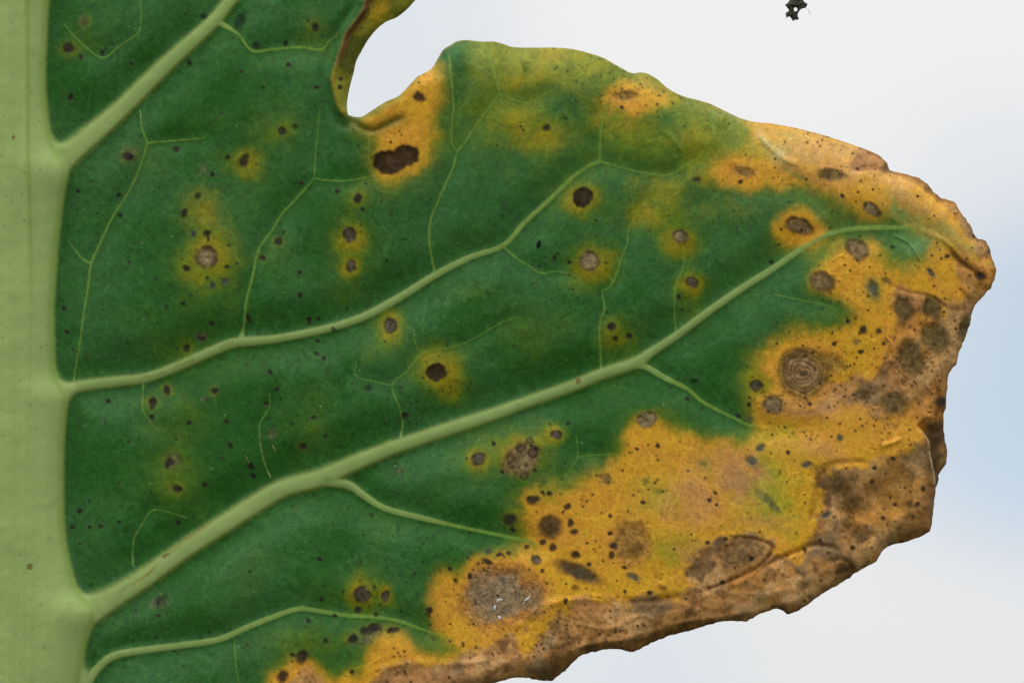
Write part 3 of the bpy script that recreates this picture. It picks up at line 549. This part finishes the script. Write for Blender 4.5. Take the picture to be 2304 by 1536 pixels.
PAL = {  # centre, rim, opacity, edge softness, ring contrast
 'D': ((48, 36, 26), (34, 24, 16), .97, .10, .10), 'd': ((38, 32, 31), (34, 27, 22), .93, .36, 0), 'k': ((24, 34, 26), (24, 40, 22), .8, .45, 0), 'x': ((8, 10, 8), (8, 10, 8), 1, .2, 0),
 'g': ((70, 64, 58), (44, 36, 32), .93, .22, .16), 't': ((112, 99, 76), (86, 72, 48), .93, .2, .2), 'T': ((104, 88, 62), (76, 60, 38), .94, .2, .24), 'o': ((92, 78, 50), (112, 88, 44), .8, .5, .1),
 'O': ((84, 72, 42), (78, 66, 36), .88, .3, .2), 'b': ((52, 58, 58), (74, 80, 54), .88, .45, 0), 'R': ((118, 94, 66), (112, 88, 46), .95, .16, .26), 'M': ((108, 92, 66), (90, 74, 44), .92, .16, .08),
 'N': ((70, 56, 36), (110, 78, 36), .93, .2, .22), 'S': ((126, 94, 50), (142, 100, 46), .85, .25, .12), 'B': ((34, 38, 40), (60, 50, 34), .9, .4, .1), 'L': ((116, 100, 78), (150, 108, 60), .96, .2, .13),
 'P': ((112, 86, 52), (130, 94, 54), .75, .3, .1), 'p': ((84, 78, 62), (70, 82, 56), .62, .5, 0), 'q': ((58, 48, 24), (84, 62, 28), .72, .6, .1), 'r': ((104, 62, 20), (104, 74, 26), .85, .35, 0), 'J': ((112, 88, 44), (128, 96, 40), .8, .4, .15), 'v': ((72, 88, 40), (88, 100, 36), .6, .6, 0)}
SID = np.full((NY, NX), -1, np.int16); FX = fbm(13, 61, 3); FY = fbm(13, 62, 3)
C_halo = col(128, 112, 14); C_haloy = col(80, 102, 14)
def spot_q(s, ragged=0.13):
    x, y, rx, ry, rot = s[:5]
    a = math.radians(rot); R = max(rx, ry); sl = win(x, y, R * 2.2 + 4)
    wob = 1 if R > 7 else 0.6
    dx = PX[sl] - x + wob * ragged * R * 0.6 * WX[sl]; dy = PY[sl] - y + wob * ragged * R * 0.6 * WY[sl]
    fw = 0.34 * R * (1 if R < 9 else 0.55 if R < 16 else .3 * 16 / R)
    dx = dx + fw * FX[sl]; dy = dy + fw * FY[sl]
    u = (dx * math.cos(a) + dy * math.sin(a)) / rx; v = (-dx * math.sin(a) + dy * math.cos(a)) / ry
    q = np.sqrt(u * u + v * v)
    if s[0] == 888:
        q = np.minimum(np.minimum(np.hypot((dx + 17) / 36, (dy - 6) / 28), np.hypot((dx - 3) / 42, (dy - 4 + .2 * dx) / 24)), np.hypot((dx - 24 - .1 * dy) / 31, (dy + 8 + .25 * dx - 4) / 25))
    return sl, q
def put(sl, c, m):
    C[sl] += (c - C[sl]) * np.clip(m, 0, 1)[..., None]
for s in SPOTS:                     # halos first
    if s[6]:
        x, y, h = s[0], s[1], s[6]; sl = win(x, y, h * 2.3)
        ox, oy = rng.normal(size=2) * .12 * h; an = rng.uniform(0, 3.14); st_ = rng.uniform(.82, 1.18)
        ex = PX[sl] - x + ox + WX[sl] * h * .17; ey = PY[sl] - y + oy + WY[sl] * h * .17
        d = np.hypot((ex * math.cos(an) + ey * math.sin(an)) * st_, (ey * math.cos(an) - ex * math.sin(an)) / st_) / h
        k = 0.22 if s[5] in 'dpkr' else 0.9
        put(sl, C_haloy, k * 0.9 * sst(1.45, 0.5, d)); put(sl, C_halo, k * sst(1.05, 0.3, d) * .85)
order = sorted(range(len(SPOTS)), key=lambda i: (SPOTS[i][5] not in 'JLSPpMR', -max(SPOTS[i][2:4])))
for si in order:
    s = SPOTS[si]; c0, c1, op, soft, ring = PAL[s[5]]; kind = s[5]
    sl, q = spot_q(s); R = max(s[2], s[3])
    a = op * sst(1.04 + soft * 1.15, 0.98 - soft * 1.15, q + (.07 * n_f[sl] + .03 * n_g[sl]) * min(1, 12 / R))
    base = mix(np.broadcast_to(col(*c0), q.shape + (3,)), col(*c1), sst(0.35, 1.0, q + 0.15 * n_hi[sl]))
    mott = 1 + (0.30 * n_f[sl] + 0.25 * n_g[sl]) * (.55 if kind in 'RL' else 0.8 if R > 10 else 0.5)
    if ring:
        fr = max(2.2, R / (9.5 if kind in 'RL' else 5.6))
        cyc = np.sin(2 * math.pi * (q * fr + (.10 if kind in 'RLT' else .25) * n_hi[sl] + .12 * n_md[sl])); mott = mott * (1 + ring * cyc * sst(0.05, 0.3, q))
        H[sl] += (0.35 + 0.02 * R) * ring * 3 * cyc * sst(1, .8, q) * 0.4
    if kind in 'tTRNOg' and R > 11:
        mott = mott * (1 - 0.35 * np.exp(-((q - 0.93) / 0.09) ** 2)) * (1 - 0.3 * np.exp(-(q / 0.16) ** 2))
    if kind == 'R':
        mott = mott * (1 - 0.38 * np.exp(-((q - 0.68) / 0.12) ** 2)); base = mix(base, col(124, 96, 42), sst(.72, .9, q) * .8)
    if kind == 'N': mott = mott * (1 - .3 * sst(.9, .2, q))
    if kind == 'L': base = mix(base, col(150, 102, 46), sst(.7, .95, q + .2 * n_hi[sl]) * .8); mott = mott * (1 - .12 * np.exp(-((q - .75) / .1) ** 2))
    if kind == 'S':
        dc = np.hypot(PX[sl] - 1425, PY[sl] - 1238); mott = mott * (1 - .5 * sst(26, 6, dc + 6 * n_hi[sl]))
    put(sl, base * np.clip(mott, 0.25, 2)[..., None], a)
    DRY[sl] = np.maximum(DRY[sl], a * .8)
    H[sl] -= min(0.07 * R, 2.2) * sst(1.05, .55, q) * (1 if kind not in 'pvq' else .3)
    if R >= 5: SID[sl][(q < 1.0) & (a > 0.25)] = si
    if kind == 'M':      # fused lesion with its own small dark centres
        for x, y, r in [(1194, 990, 8), (1171, 1009, 11), (1198, 1019, 13), (1196, 1003, 5), (1156, 1034, 7), (1178, 1068, 12), (1166, 1049, 4), (1155, 1050, 5), (1148, 1040, 5), (1184, 1045, 4)]:
            s2, q2 = spot_q((x, y, r, r * .85, 0)); put(s2, col(52, 42, 30), .75 * np.maximum(sst(1.2, .8, q2) * sst(.2, .8, q2), .6 * sst(.4, .1, q2)) + .25 * sst(1.1, .7, q2))
for x, y in TINY:
    sl, q = spot_q((x, y, 3.6, 3.4, 0)); put(sl, col(36, 32, 26), .85 * sst(1.4, .6, q))
for x, y, r in [(1691, 1256, 6), (1807, 838, 7)]:
    sl, q = spot_q((x, y, r, r, 0)); put(sl, col(30, 32, 26), .7 * sst(1.3, .6, q))
bx_ = rng.uniform(580, 2240, 9000); by_ = rng.uniform(320, 1600, 9000); bk = sample(BRO, bx_, by_) * np.clip(.5 + sample(fbm(60, 43, 3), bx_, by_), 0, 1) > rng.random(9000)
for x, y in zip(bx_[bk], by_[bk]):
    r = 1.2 + 3.2 * rng.random() ** 2.5; sl = win(x, y, 9); d = np.hypot(PX[sl] - x + 2 * WX[sl], PY[sl] - y + 2 * WY[sl])
    put(sl, col(66, 42, 14), (.2 + .5 * rng.random()) * sst(r + 1.8, r - 1.2, d))
# pin-point fungal specks everywhere, denser on sick tissue
C_spk, C_spk2 = col(70, 46, 18), col(28, 28, 18)
nsp = 19000
sx = rng.uniform(-440, 2240, nsp); sy = rng.uniform(-150, 1690, nsp)
clus = sample(fbm(130, 41, 3), sx, sy); ill = sample(np.maximum(YEL, YG * .6), sx, sy); um = sample(U, sx, sy)
keep = rng.random(nsp) < np.clip(0.24 + 0.46 * ill + 0.7 * clus + .2 * clus ** 2, 0.03, 1) * np.where(um > 0, 0.12, 1)
for x, y, il in zip(sx[keep], sy[keep], ill[keep]):
    r = 0.8 + 2.6 * rng.random() ** 3; k = (0.3 + 0.3 * il) + 0.4 * rng.random()
    sl = win(x, y, 6); d = np.hypot(PX[sl] - x, PY[sl] - y)
    put(sl, C_spk if il > .7 and rng.random() < .6 else C_spk2, k * sst(r + 1.5, r - .9, d))
print('spots', time.time() - T0)

# ------------------------------------------------------------------ vein colours (over the tissue)
C_vein = col(120, 143, 82); C_vthin = col(98, 128, 48); C_rib = col(133, 153, 92)
va = np.maximum(sst(1.15, 0.72, VN), sst(1.45, .55, VN) * sst(5, 12, VWs)) * np.clip(0.36 + VWs / 9, 0.42, 0.97)
va *= 1 - 0.6 * sst(.4, .9, YEL) * (VWs < 5) - .25 * sst(.3, .8, YEL)
va *= 1 - 0.85 * CURLs
va *= np.where(np.isin(VID, [len(VLIST) - 1, len(VLIST) - 2]), .35, 1)
Cv = mix(np.broadcast_to(C_vthin, C.shape), C_vein, sst(3.0, 9, VWs))
Cv = mix(Cv, C_rib, sst(14, 26, VWs))
Cv = mix(Cv, col(110, 118, 40), .7 * sst(.55, 1.1, VN) * sst(6, 12, VWs))
Cv = Cv * (1 + .04 * n_md)[..., None]
spot_keep = np.where(SID >= 0, 0.25, 1.0)
va = np.maximum(va, FIL * .95)
Cv = mix(Cv, C_rib, FIL * sst(-70, -5, U))
C = mix(C, Cv, va * spot_keep)
# skirt of paler green beside the strong veins
# rusty scars along veins
for pts in [[(312, 850), (340, 846), (380, 832)], [(385, 829), (425, 813), (440, 807)], [(490, 785), (512, 772), (530, 768)], [(265, 1332), (320, 1300), (352, 1274)], [(370, 1252), (420, 1213), (480, 1172)], [(330, 1296), (344, 1278), (356, 1268)]]:
    D, A = line_field(pts, 10); C = mix(C, col(108, 84, 24), A * np.exp(-((D + 1.2 * n_hi) / 2.4) ** 2) * (.55 + .4 * n_hi))
ra = sst(-5, 9, U)
streak = np.broadcast_to(vnoise(9, 51)[:1] * .0, (NY, NX)) + 0
sr = np.random.default_rng(5).normal(size=NX); sr = np.convolve(sr, np.ones(9) / 9, 'same').astype(np.float32)
rib = mix(np.broadcast_to(C_rib, C.shape), col(112, 134, 58), sst(22, 2, U) * .75)
rib = rib * (1 + 0.05 * sr[None] + .01 * n_f + .02 * n_md)[..., None]
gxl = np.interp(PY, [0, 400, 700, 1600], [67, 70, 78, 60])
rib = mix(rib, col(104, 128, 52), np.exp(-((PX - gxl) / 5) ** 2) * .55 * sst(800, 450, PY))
keep_s = (SID >= 0) & (U > 4)
Crib_spots = C.copy()
C = mix(C, rib, np.where(keep_s, 0.0, ra))
for _ in range(170):
    x, y = rng.uniform(-140, 190), rng.uniform(-150, 1690); sl = win(x, y, 6); d = np.hypot(PX[sl] - x, PY[sl] - y)
    put(sl, col(70, 84, 36), sst(3.2 + rng.random(), .6, d) * sst(0, 10, U[sl]) * (.25 + .4 * rng.random()))
# pale dust and hairs
for _ in range(70):
    x, y = rng.uniform(150, 1500), rng.uniform(0, 1500); sl = win(x, y, 5); d = np.hypot(PX[sl] - x, PY[sl] - y)
    put(sl, col(170, 180, 150), sst(2.6, .4, d) * .5 * rng.random())
C = np.clip(C * (1 + (0.12 * n_g + 0.06 * n_f) * (1 - .85 * np.maximum(ra, va * sst(4, 8, VWs))))[..., None], 0.004, 0.9).astype(np.float32)
H = H.astype(np.float32)
print('paint', time.time() - T0)

# ------------------------------------------------------------------ materials
def leaf_material(name, rough, spec, bump, grain, net=False):
    m = bpy.data.materials.new(name); m.use_nodes = True; t = m.node_tree
    b = t.nodes['Principled BSDF']; at = N(t, 'ShaderNodeAttribute', attribute_name='tissue')
    co = N(t, 'ShaderNodeTexCoord')
    n1 = N(t, 'ShaderNodeTexNoise'); n1.inputs['Scale'].default_value = 2600; n1.inputs['Detail'].default_value = 4
    n2 = N(t, 'ShaderNodeTexNoise'); n2.inputs['Scale'].default_value = 900; n2.inputs['Detail'].default_value = 5
    for n in (n1, n2): t.links.new(co.outputs['Object'], n.inputs['Vector'])
    mr = N(t, 'ShaderNodeMapRange'); mr.inputs['From Min'].default_value = .3; mr.inputs['From Max'].default_value = .7
    mr.inputs['To Min'].default_value = 1 - grain; mr.inputs['To Max'].default_value = 1 + grain
    t.links.new(n1.outputs['Fac'], mr.inputs['Value'])
    mu = N(t, 'ShaderNodeVectorMath', operation='SCALE'); t.links.new(at.outputs['Color'], mu.inputs[0]); t.links.new(mr.outputs[0], mu.inputs['Scale'])
    last = mu.outputs[0]
    if net:
        wn = N(t, 'ShaderNodeTexNoise'); wn.inputs['Scale'].default_value = 160; wn.inputs['Detail'].default_value = 2
        t.links.new(co.outputs['Object'], wn.inputs['Vector'])
        wa = N(t, 'ShaderNodeVectorMath', operation='MULTIPLY_ADD'); wa.inputs[1].default_value = (.006, .006, .006)
        t.links.new(wn.outputs['Color'], wa.inputs[0]); t.links.new(co.outputs['Object'], wa.inputs[2])
        for sc_, amt, wd in ((105, .20, .030), (330, .12, .06)):
            vo = N(t, 'ShaderNodeTexVoronoi', feature='DISTANCE_TO_EDGE', voronoi_dimensions='2D'); vo.inputs['Scale'].default_value = sc_
            sw = N(t, 'ShaderNodeSeparateXYZ'); cw = N(t, 'ShaderNodeCombineXYZ'); t.links.new(wa.outputs[0], sw.inputs[0])
            t.links.new(sw.outputs['X'], cw.inputs['X']); t.links.new(sw.outputs['Z'], cw.inputs['Y']); t.links.new(cw.outputs[0], vo.inputs['Vector'])
            vr = N(t, 'ShaderNodeMapRange', interpolation_type='SMOOTHSTEP'); vr.inputs['From Max'].default_value = wd
            vr.inputs['To Min'].default_value = 1 + amt; vr.inputs['To Max'].default_value = 1
            t.links.new(vo.outputs['Distance'], vr.inputs['Value'])
            m2 = N(t, 'ShaderNodeVectorMath', operation='SCALE'); t.links.new(last, m2.inputs[0]); t.links.new(vr.outputs[0], m2.inputs['Scale']); last = m2.outputs[0]
    t.links.new(last, b.inputs['Base Color'])
    rr = N(t, 'ShaderNodeMapRange'); rr.inputs['To Min'].default_value = rough; rr.inputs['To Max'].default_value = 0.8
    t.links.new(at.outputs['Alpha'], rr.inputs['Value']); t.links.new(rr.outputs[0], b.inputs['Roughness'])
    b.inputs['Specular IOR Level'].default_value = spec
    bp = N(t, 'ShaderNodeBump'); bp.inputs['Strength'].default_value = bump; bp.inputs['Distance'].default_value = 0.0003
    t.links.new(n2.outputs['Fac'], bp.inputs['Height']); t.links.new(bp.outputs[0], b.inputs['Normal'])
    return m
M_blade = leaf_material('leaf_blade', 0.50, 0.28, 0.28, 0.16, True)
M_vein = leaf_material('leaf_vein', 0.50, 0.30, 0.10, 0.025)
M_spot = leaf_material('dead_spot', 0.72, 0.18, 0.45, 0.22)

# ------------------------------------------------------------------ one surface, shared out to the parts
kern = INSIDE > 0.5
cellk = kern[:-1, :-1] | kern[1:, :-1] | kern[:-1, 1:] | kern[1:, 1:]
vx, vy = PX.astype(np.float64).copy(), PY.astype(np.float64).copy()
need = np.zeros((NY, NX), bool)
for a in (0, 1):
    for b in (0, 1): need[a:NY - 1 + a, b:NX - 1 + b] |= cellk
bj, bi = np.where(need & ~kern)
OP = OUT[:, :2]
for k in range(0, len(bj), 1500):
    j, i = bj[k:k + 1500], bi[k:k + 1500]
    d = (vx[j, i][:, None] - OP[None, :, 0]) ** 2 + (vy[j, i][:, None] - OP[None, :, 1]) ** 2
    n = d.argmin(1); vx[j, i] = OP[n, 0]; vy[j, i] = OP[n, 1]
BASE = (30.0, 1690.0)
def to_leaf(x, y, h):
    return np.stack([(x - BASE[0]) * S, -h * S, (BASE[1] - y) * S], -1)
HZ = sample(H, vx, vy); CC = sample(C, vx, vy); DD = sample(DRY, vx, vy)
gyH, gxH = np.gradient(H, G)
NRM = np.stack([-gxH, -np.ones_like(H), gyH], -1); NRM /= np.linalg.norm(NRM, axis=-1, keepdims=True)
VCO = to_leaf(vx, vy, HZ).reshape(-1, 3); VCL = np.concatenate([CC, DD[..., None]], -1).reshape(-1, 4).astype(np.float32); VNR = NRM.reshape(-1, 3)

# part id of each cell: -1 blade, 0.. veins, 1000 midrib, 2000+ spots, 900 rolled margin
cx = lambda F: F[:-1, :-1]
pid = np.full((NY - 1, NX - 1), -1, np.int32)
pid[cx(CURL) > 0.5] = 900
sidc = cx(SID); pid[sidc >= 0] = 2000 + sidc[sidc >= 0]
vm = (cx(VN) < np.maximum(1.0, 2.0 / cx(VW))) & ((sidc < 0) | (cx(VW) > 6)) & (pid != 900); pid[vm] = cx(VID)[vm]
rm = ((cx(U) > 2) | ((cx(FIL) > .5) & (cx(U) > -30) & ~vm)) & ~((cx(U) < 30) & (sidc >= 0)) & ~((sidc >= 0)); pid[rm] = 1000
pid[~cellk] = -99

root = bpy.data.objects.new("leaf", None); scene.collection.objects.link(root)
root.empty_display_size = 0.02
root.rotation_euler = (PITCH, 0, 0)
root.location = leaf_to_world(((BASE[0] - 1152) * S, 0, (768 - BASE[1]) * S))
root["label"] = "green leaf underside with pale veins, dark spots and a yellow and brown dying tip"
root["category"] = "leaf"

def link_mesh(name, co, faces, cols, nrm, mat, parent):
    me = bpy.data.meshes.new(name)
    nf = len(faces)
    me.vertices.add(len(co)); me.vertices.foreach_set('co', co.astype(np.float32).ravel())
    me.loops.add(nf * 4); me.loops.foreach_set('vertex_index', faces.astype(np.int32).ravel())
    me.polygons.add(nf); me.polygons.foreach_set('loop_start', np.arange(0, nf * 4, 4, dtype=np.int32))
    me.polygons.foreach_set('use_smooth', np.ones(nf, bool))
    at = me.color_attributes.new('tissue', 'FLOAT_COLOR', 'POINT'); at.data.foreach_set('color', cols.astype(np.float32).ravel())
    me.update(calc_edges=True)
    if nrm is not None: me.normals_split_custom_set_from_vertices(nrm.astype(np.float32))
    me.materials.append(mat)
    o = bpy.data.objects.new(name, me); scene.collection.objects.link(o); o.parent = parent
    return o
def cells_to_mesh(jj, ii):
    a = jj * NX + ii
    F = np.stack([a, a + NX, a + NX + 1, a + 1], -1)          # faces the viewer
    u, inv = np.unique(F, return_inverse=True)
    return u, inv.reshape(F.shape)
def part(name, jj, ii, mat, parent):
    u, F = cells_to_mesh(jj, ii)
    return link_mesh(name, VCO[u], F, VCL[u], VNR[u], mat, parent)

# group cells by part id
flat = pid.ravel(); srt = np.argsort(flat, kind='stable'); vals, starts = np.unique(flat[srt], return_index=True)
ends = np.append(starts[1:], len(flat)); CELLS = {}
for v, a, b in zip(vals, starts, ends):
    CELLS[int(v)] = np.divmod(srt[a:b], NX - 1)

# blade: front sheet, plus the coarser upper face behind it and the cut rim
u, F = cells_to_mesh(*CELLS[-1])
co, cl, nr = VCO[u], VCL[u], VNR[u]
K = 3; TH = 5.0
kb = kern[::K, ::K]; by, bx = kb.shape
ck = kb[:-1, :-1] | kb[1:, :-1] | kb[:-1, 1:] | kb[1:, 1:]
bxp, byp = PX[::K, ::K].astype(float).copy(), PY[::K, ::K].astype(float).copy()
nd = np.zeros_like(kb)
for a in (0, 1):
    for b in (0, 1): nd[a:by - 1 + a, b:bx - 1 + b] |= ck
bj, bi = np.where(nd & ~kb)
for k in range(0, len(bj), 1500):
    j, i = bj[k:k + 1500], bi[k:k + 1500]
    d = (bxp[j, i][:, None] - OP[None, :, 0]) ** 2 + (byp[j, i][:, None] - OP[None, :, 1]) ** 2
    n = d.argmin(1); bxp[j, i] = OP[n, 0]; byp[j, i] = OP[n, 1]
Hb = np.minimum(blur(H, 9), H) - TH
hb = sample(Hb, bxp, byp); cb = np.concatenate([sample(C, bxp, byp), sample(DRY, bxp, byp)[..., None]], -1)
jj, ii = np.where(ck); a = jj * bx + ii
FB = np.stack([a, a + 1, a + bx + 1, a + bx], -1); ub, FB = np.unique(FB, return_inverse=True); FB = FB.reshape(-1, 4)
cob = to_leaf(bxp, byp, hb).reshape(-1, 3)[ub]; clb = cb.reshape(-1, 4)[ub]
gyb, gxb = np.gradient(Hb, G); nb = np.stack([gxb, np.ones_like(Hb), -gyb], -1); nb /= np.linalg.norm(nb, axis=-1, keepdims=True)
nrb = sample(nb, bxp, byp).reshape(-1, 3)[ub]
P2 = OP; n2 = len(P2); hf = sample(H, P2[:, 0], P2[:, 1]); hbk = sample(Hb, P2[:, 0], P2[:, 1])
cof = to_leaf(P2[:, 0], P2[:, 1], hf); cok = to_leaf(P2[:, 0], P2[:, 1], hbk)
clr = np.concatenate([sample(C, P2[:, 0], P2[:, 1]) * .85, sample(DRY, P2[:, 0], P2[:, 1])[:, None]], -1)
idx = np.arange(n2); nx_ = (idx + 1) % n2
o1 = len(co); o2 = o1 + len(cob); o3 = o2 + n2
area = 0.5 * np.sum(P2[:, 0] * np.roll(P2[:, 1], -1) - np.roll(P2[:, 0], -1) * P2[:, 1])
FR = np.stack([o2 + idx, o2 + nx_, o3 + nx_, o3 + idx], -1) if area > 0 else np.stack([o2 + nx_, o2 + idx, o3 + idx, o3 + nx_], -1)
tg = np.roll(P2, -1, 0) - np.roll(P2, 1, 0); tg /= np.linalg.norm(tg, axis=1)[:, None] + 1e-9
sgn = 1 if area > 0 else -1
nrr = np.stack([tg[:, 1] * sgn, np.zeros(n2), tg[:, 0] * sgn], -1)
blade = link_mesh('blade', np.vstack([co, cob, cof, cok]), np.vstack([F, FB + o1, FR]), np.vstack([cl, clb, clr, clr]), np.vstack([nr, nrb, nrr, nrr]), M_blade, root)
if 900 in CELLS:
    o = part('curled_margin', *CELLS[900], M_blade, root); o["label"] = "yellow and brown margin rolled over beside the notch"
part('midrib', *CELLS[1000], M_vein, root)
vein_obj = {}
for vi, (key, par, P) in enumerate(VLIST):
    if vi in CELLS and key: vein_obj[key] = part('side_vein', *CELLS[vi], M_vein, root)
for vi, (key, par, P) in enumerate(VLIST):
    if vi in CELLS and par: part('vein_branch', *CELLS[vi], M_vein, vein_obj[par])
LBL = {'R': 'large tan spot with concentric rings', 'L': 'largest grey tan spot by the brown lower margin', 'M': 'tan spot fused from many dark centres', 'B': 'long blue black streak of dead tissue'}
for si, s in enumerate(SPOTS):
    if 2000 + si in CELLS and len(CELLS[2000 + si][0]) >= 4:
        o = part('leaf_spot', *CELLS[2000 + si], M_spot, root)
        if s[5] in LBL: o["label"] = LBL[s[5]]
    elif 2000 + si in CELLS: print('tiny spot', si, s)
print('parts', time.time() - T0)

# ------------------------------------------------------------------ white strands imitating bright sky through cracks in the big tan spot
def simple_material(name, rgb, rough=.7, rgb2=None, scale=900, bump=.4):
    m = bpy.data.materials.new(name); m.use_nodes = True; t = m.node_tree; b = t.nodes['Principled BSDF']
    co_ = N(t, 'ShaderNodeTexCoord'); n = N(t, 'ShaderNodeTexNoise'); n.inputs['Scale'].default_value = scale; n.inputs['Detail'].default_value = 4
    t.links.new(co_.outputs['Object'], n.inputs['Vector'])
    r = N(t, 'ShaderNodeValToRGB'); r.color_ramp.elements[0].color = (*rgb, 1); r.color_ramp.elements[1].color = (*(rgb2 or rgb), 1)
    r.color_ramp.elements[0].position = .35; r.color_ramp.elements[1].position = .65
    t.links.new(n.outputs['Fac'], r.inputs[0]); t.links.new(r.outputs[0], b.inputs['Base Color']); b.inputs['Roughness'].default_value = rough
    bp = N(t, 'ShaderNodeBump'); bp.inputs['Strength'].default_value = bump; bp.inputs['Distance'].default_value = .0003
    t.links.new(n.outputs['Fac'], bp.inputs['Height']); t.links.new(bp.outputs[0], b.inputs['Normal'])
    return m
M_white = simple_material('sky_crack_white', (.78, .82, .88), .5, (.85, .88, .92))
def ribbon(name, pts, mat, parent, lift=1.2, sides=6):
    """thin tapered strand lying on the leaf: x, y, half width"""
    P = spline(pts, 1.6); n = len(P); co_, fs = [], []
    for i, (x, y, w) in enumerate(P):
        t_ = P[min(i + 1, n - 1)] - P[max(i - 1, 0)]; l = math.hypot(t_[0], t_[1]) + 1e-9; nx, ny = -t_[1] / l, t_[0] / l
        h0 = float(sample(H, np.array([x]), np.array([y]))[0])
        for k in range(sides):
            a_ = 2 * math.pi * k / sides
            co_.append(((x + nx * w * math.cos(a_) - BASE[0]) * S, -(h0 + lift * .3 + w * .6 * math.sin(a_)) * S, (BASE[1] - y - ny * w * math.cos(a_)) * S))
    for i in range(n - 1):
        for k in range(sides):
            a_ = i * sides + k; b_ = i * sides + (k + 1) % sides; fs.append((a_, b_, b_ + sides, a_ + sides))
    fs += [tuple(range(sides))[::-1], tuple((n - 1) * sides + k for k in range(sides))]
    me = bpy.data.meshes.new(name); me.from_pydata(co_, [], fs); me.polygons.foreach_set('use_smooth', [True] * len(fs)); me.materials.append(mat)
    o = bpy.data.objects.new(name, me); scene.collection.objects.link(o); o.parent = parent; return o
big = [o for o in root.children if o.get("label") == LBL['L']][0]
for pts in [[(1118, 1354, 1), (1122, 1349, 2.4), (1131, 1347, 1.2)], [(1114, 1360, 1.4), (1113, 1366, 2.6), (1113, 1372, 1)], [(1122, 1384, 1.5), (1124, 1388, 3.4), (1125, 1392, 1.5)],
            [(1181, 1350, 1), (1187, 1346, 2.6), (1191, 1341, 1.2)], [(1175, 1360, .6), (1178, 1356, 1), (1181, 1352, .6)]]:
    ribbon('sky_crack_fleck', pts, M_white, big)
M_hair = simple_material('plant_hair', (.32, .28, .12), .6, (.42, .36, .18))
for pts in [[(613, 1000, .6), (617, 1008, 1.3), (621, 1016, .7)], [(553, 1024, .5), (557, 1032, .9), (562, 1042, .5)], [(1298, 846, .5), (1301, 852, 1), (1303, 858, .6)], [(1443, 930, .6), (1446, 935, 1.1), (1447, 938, .6)]]:
    ribbon('hair', pts, M_hair, root)

# ------------------------------------------------------------------ crumb of dry debris above the leaf
crumb_outline = [(1781, -16), (1778, 0), (1774, 5), (1768, 9), (1772, 14), (1776, 19), (1777, 23), (1771, 26), (1769, 31), (1771, 35), (1771, 39), (1774, 37), (1778, 35), (1782, 39), (1786, 46), (1791, 43),
  (1797, 43), (1800, 40), (1797, 35), (1797, 29), (1800, 24), (1804, 19), (1809, 17), (1814, 16), (1817, 13), (1819, 7), (1816, 5), (1812, 3), (1809, -2), (1807, -14), (1800, -24), (1790, -25)]
hole = [(1792 + 4.2 * math.cos(a_), 20 + 4.6 * math.sin(a_) - .6) for a_ in np.linspace(0, 2 * math.pi, 12, endpoint=False)]
import bmesh
def crumb():
    r0 = bpy.data.objects.new('debris_crumb', None); scene.collection.objects.link(r0); r0.empty_display_size = .004
    cb_ = (1793.0, 46.0)
    r0.rotation_euler = (PITCH, 0, 0); r0.location = leaf_to_world(((cb_[0] - 1152) * S, 0.004, (768 - cb_[1]) * S))
    r0["label"] = "tiny dark ragged crumb of dried debris dangling alone in the white sky"; r0["category"] = "debris"
    bm = bmesh.new(); L3 = lambda x, y, h: ((x - cb_[0]) * S, -h * S, (cb_[1] - y) * S)
    es = []
    for loop in (crumb_outline, hole):
        vs = [bm.verts.new(L3(x, y, 0)) for x, y in loop]
        es += [bm.edges.new((vs[i], vs[(i + 1) % len(vs)])) for i in range(len(vs))]
    bmesh.ops.triangle_fill(bm, edges=es, use_beauty=True)
    bmesh.ops.subdivide_edges(bm, edges=bm.edges[:], cuts=2, use_grid_fill=True)
    r_ = np.random.default_rng(3)
    bnd = {v for e in bm.edges if e.is_boundary for v in e.verts}
    geo = bmesh.ops.duplicate(bm, geom=bm.verts[:] + bm.edges[:] + bm.faces[:])
    vm_ = geo['vert_map']; dup = {v for v in geo['geom'] if isinstance(v, bmesh.types.BMVert)}
    for v in bm.verts:
        s_ = 1 if v in dup else -1
        v.co.y += s_ * (0.0 if False else (0.00012 if v.is_boundary else 0.0005 + 0.0004 * r_.random()))
        if not v.is_boundary: v.co.x += r_.normal() * .00008; v.co.z += r_.normal() * .00008
    loops = [e for e in bm.edges if e.is_boundary]
    bmesh.ops.bridge_loops(bm, edges=loops) if False else None
    bmesh.ops.recalc_face_normals(bm, faces=bm.faces[:])
    me = bpy.data.meshes.new('body'); bm.to_mesh(me); bm.free()
    me.materials.append(simple_material('dry_debris', (.012, .016, .012), .75, (.075, .075, .045), 1400, .8))
    o = bpy.data.objects.new('body', me); scene.collection.objects.link(o); o.parent = r0
    # hair-like filament
    P = spline([(1812, 15, 1.6), (1819, 18, 1.2), (1823, 23, .9), (1825, 30, .6)], 1.2); co_, fs = [], []
    for i, (x, y, w) in enumerate(P):
        for k in range(5):
            a_ = 2 * math.pi * k / 5; co_.append(L3(x + w * math.cos(a_), y + w * .6 * math.cos(a_), w * math.sin(a_)))
    for i in range(len(P) - 1):
        for k in range(5): fs.append((i * 5 + k, i * 5 + (k + 1) % 5, i * 5 + 5 + (k + 1) % 5, i * 5 + 5 + k))
    me = bpy.data.meshes.new('filament'); me.from_pydata(co_, [], fs); me.materials.append(simple_material('dry_filament', (.12, .14, .14), .6, (.2, .22, .22)))
    f = bpy.data.objects.new('filament', me); scene.collection.objects.link(f); f.parent = r0
crumb()
print('done', time.time() - T0, sum(len(o.data.polygons) for o in bpy.data.objects if o.type == 'MESH'))
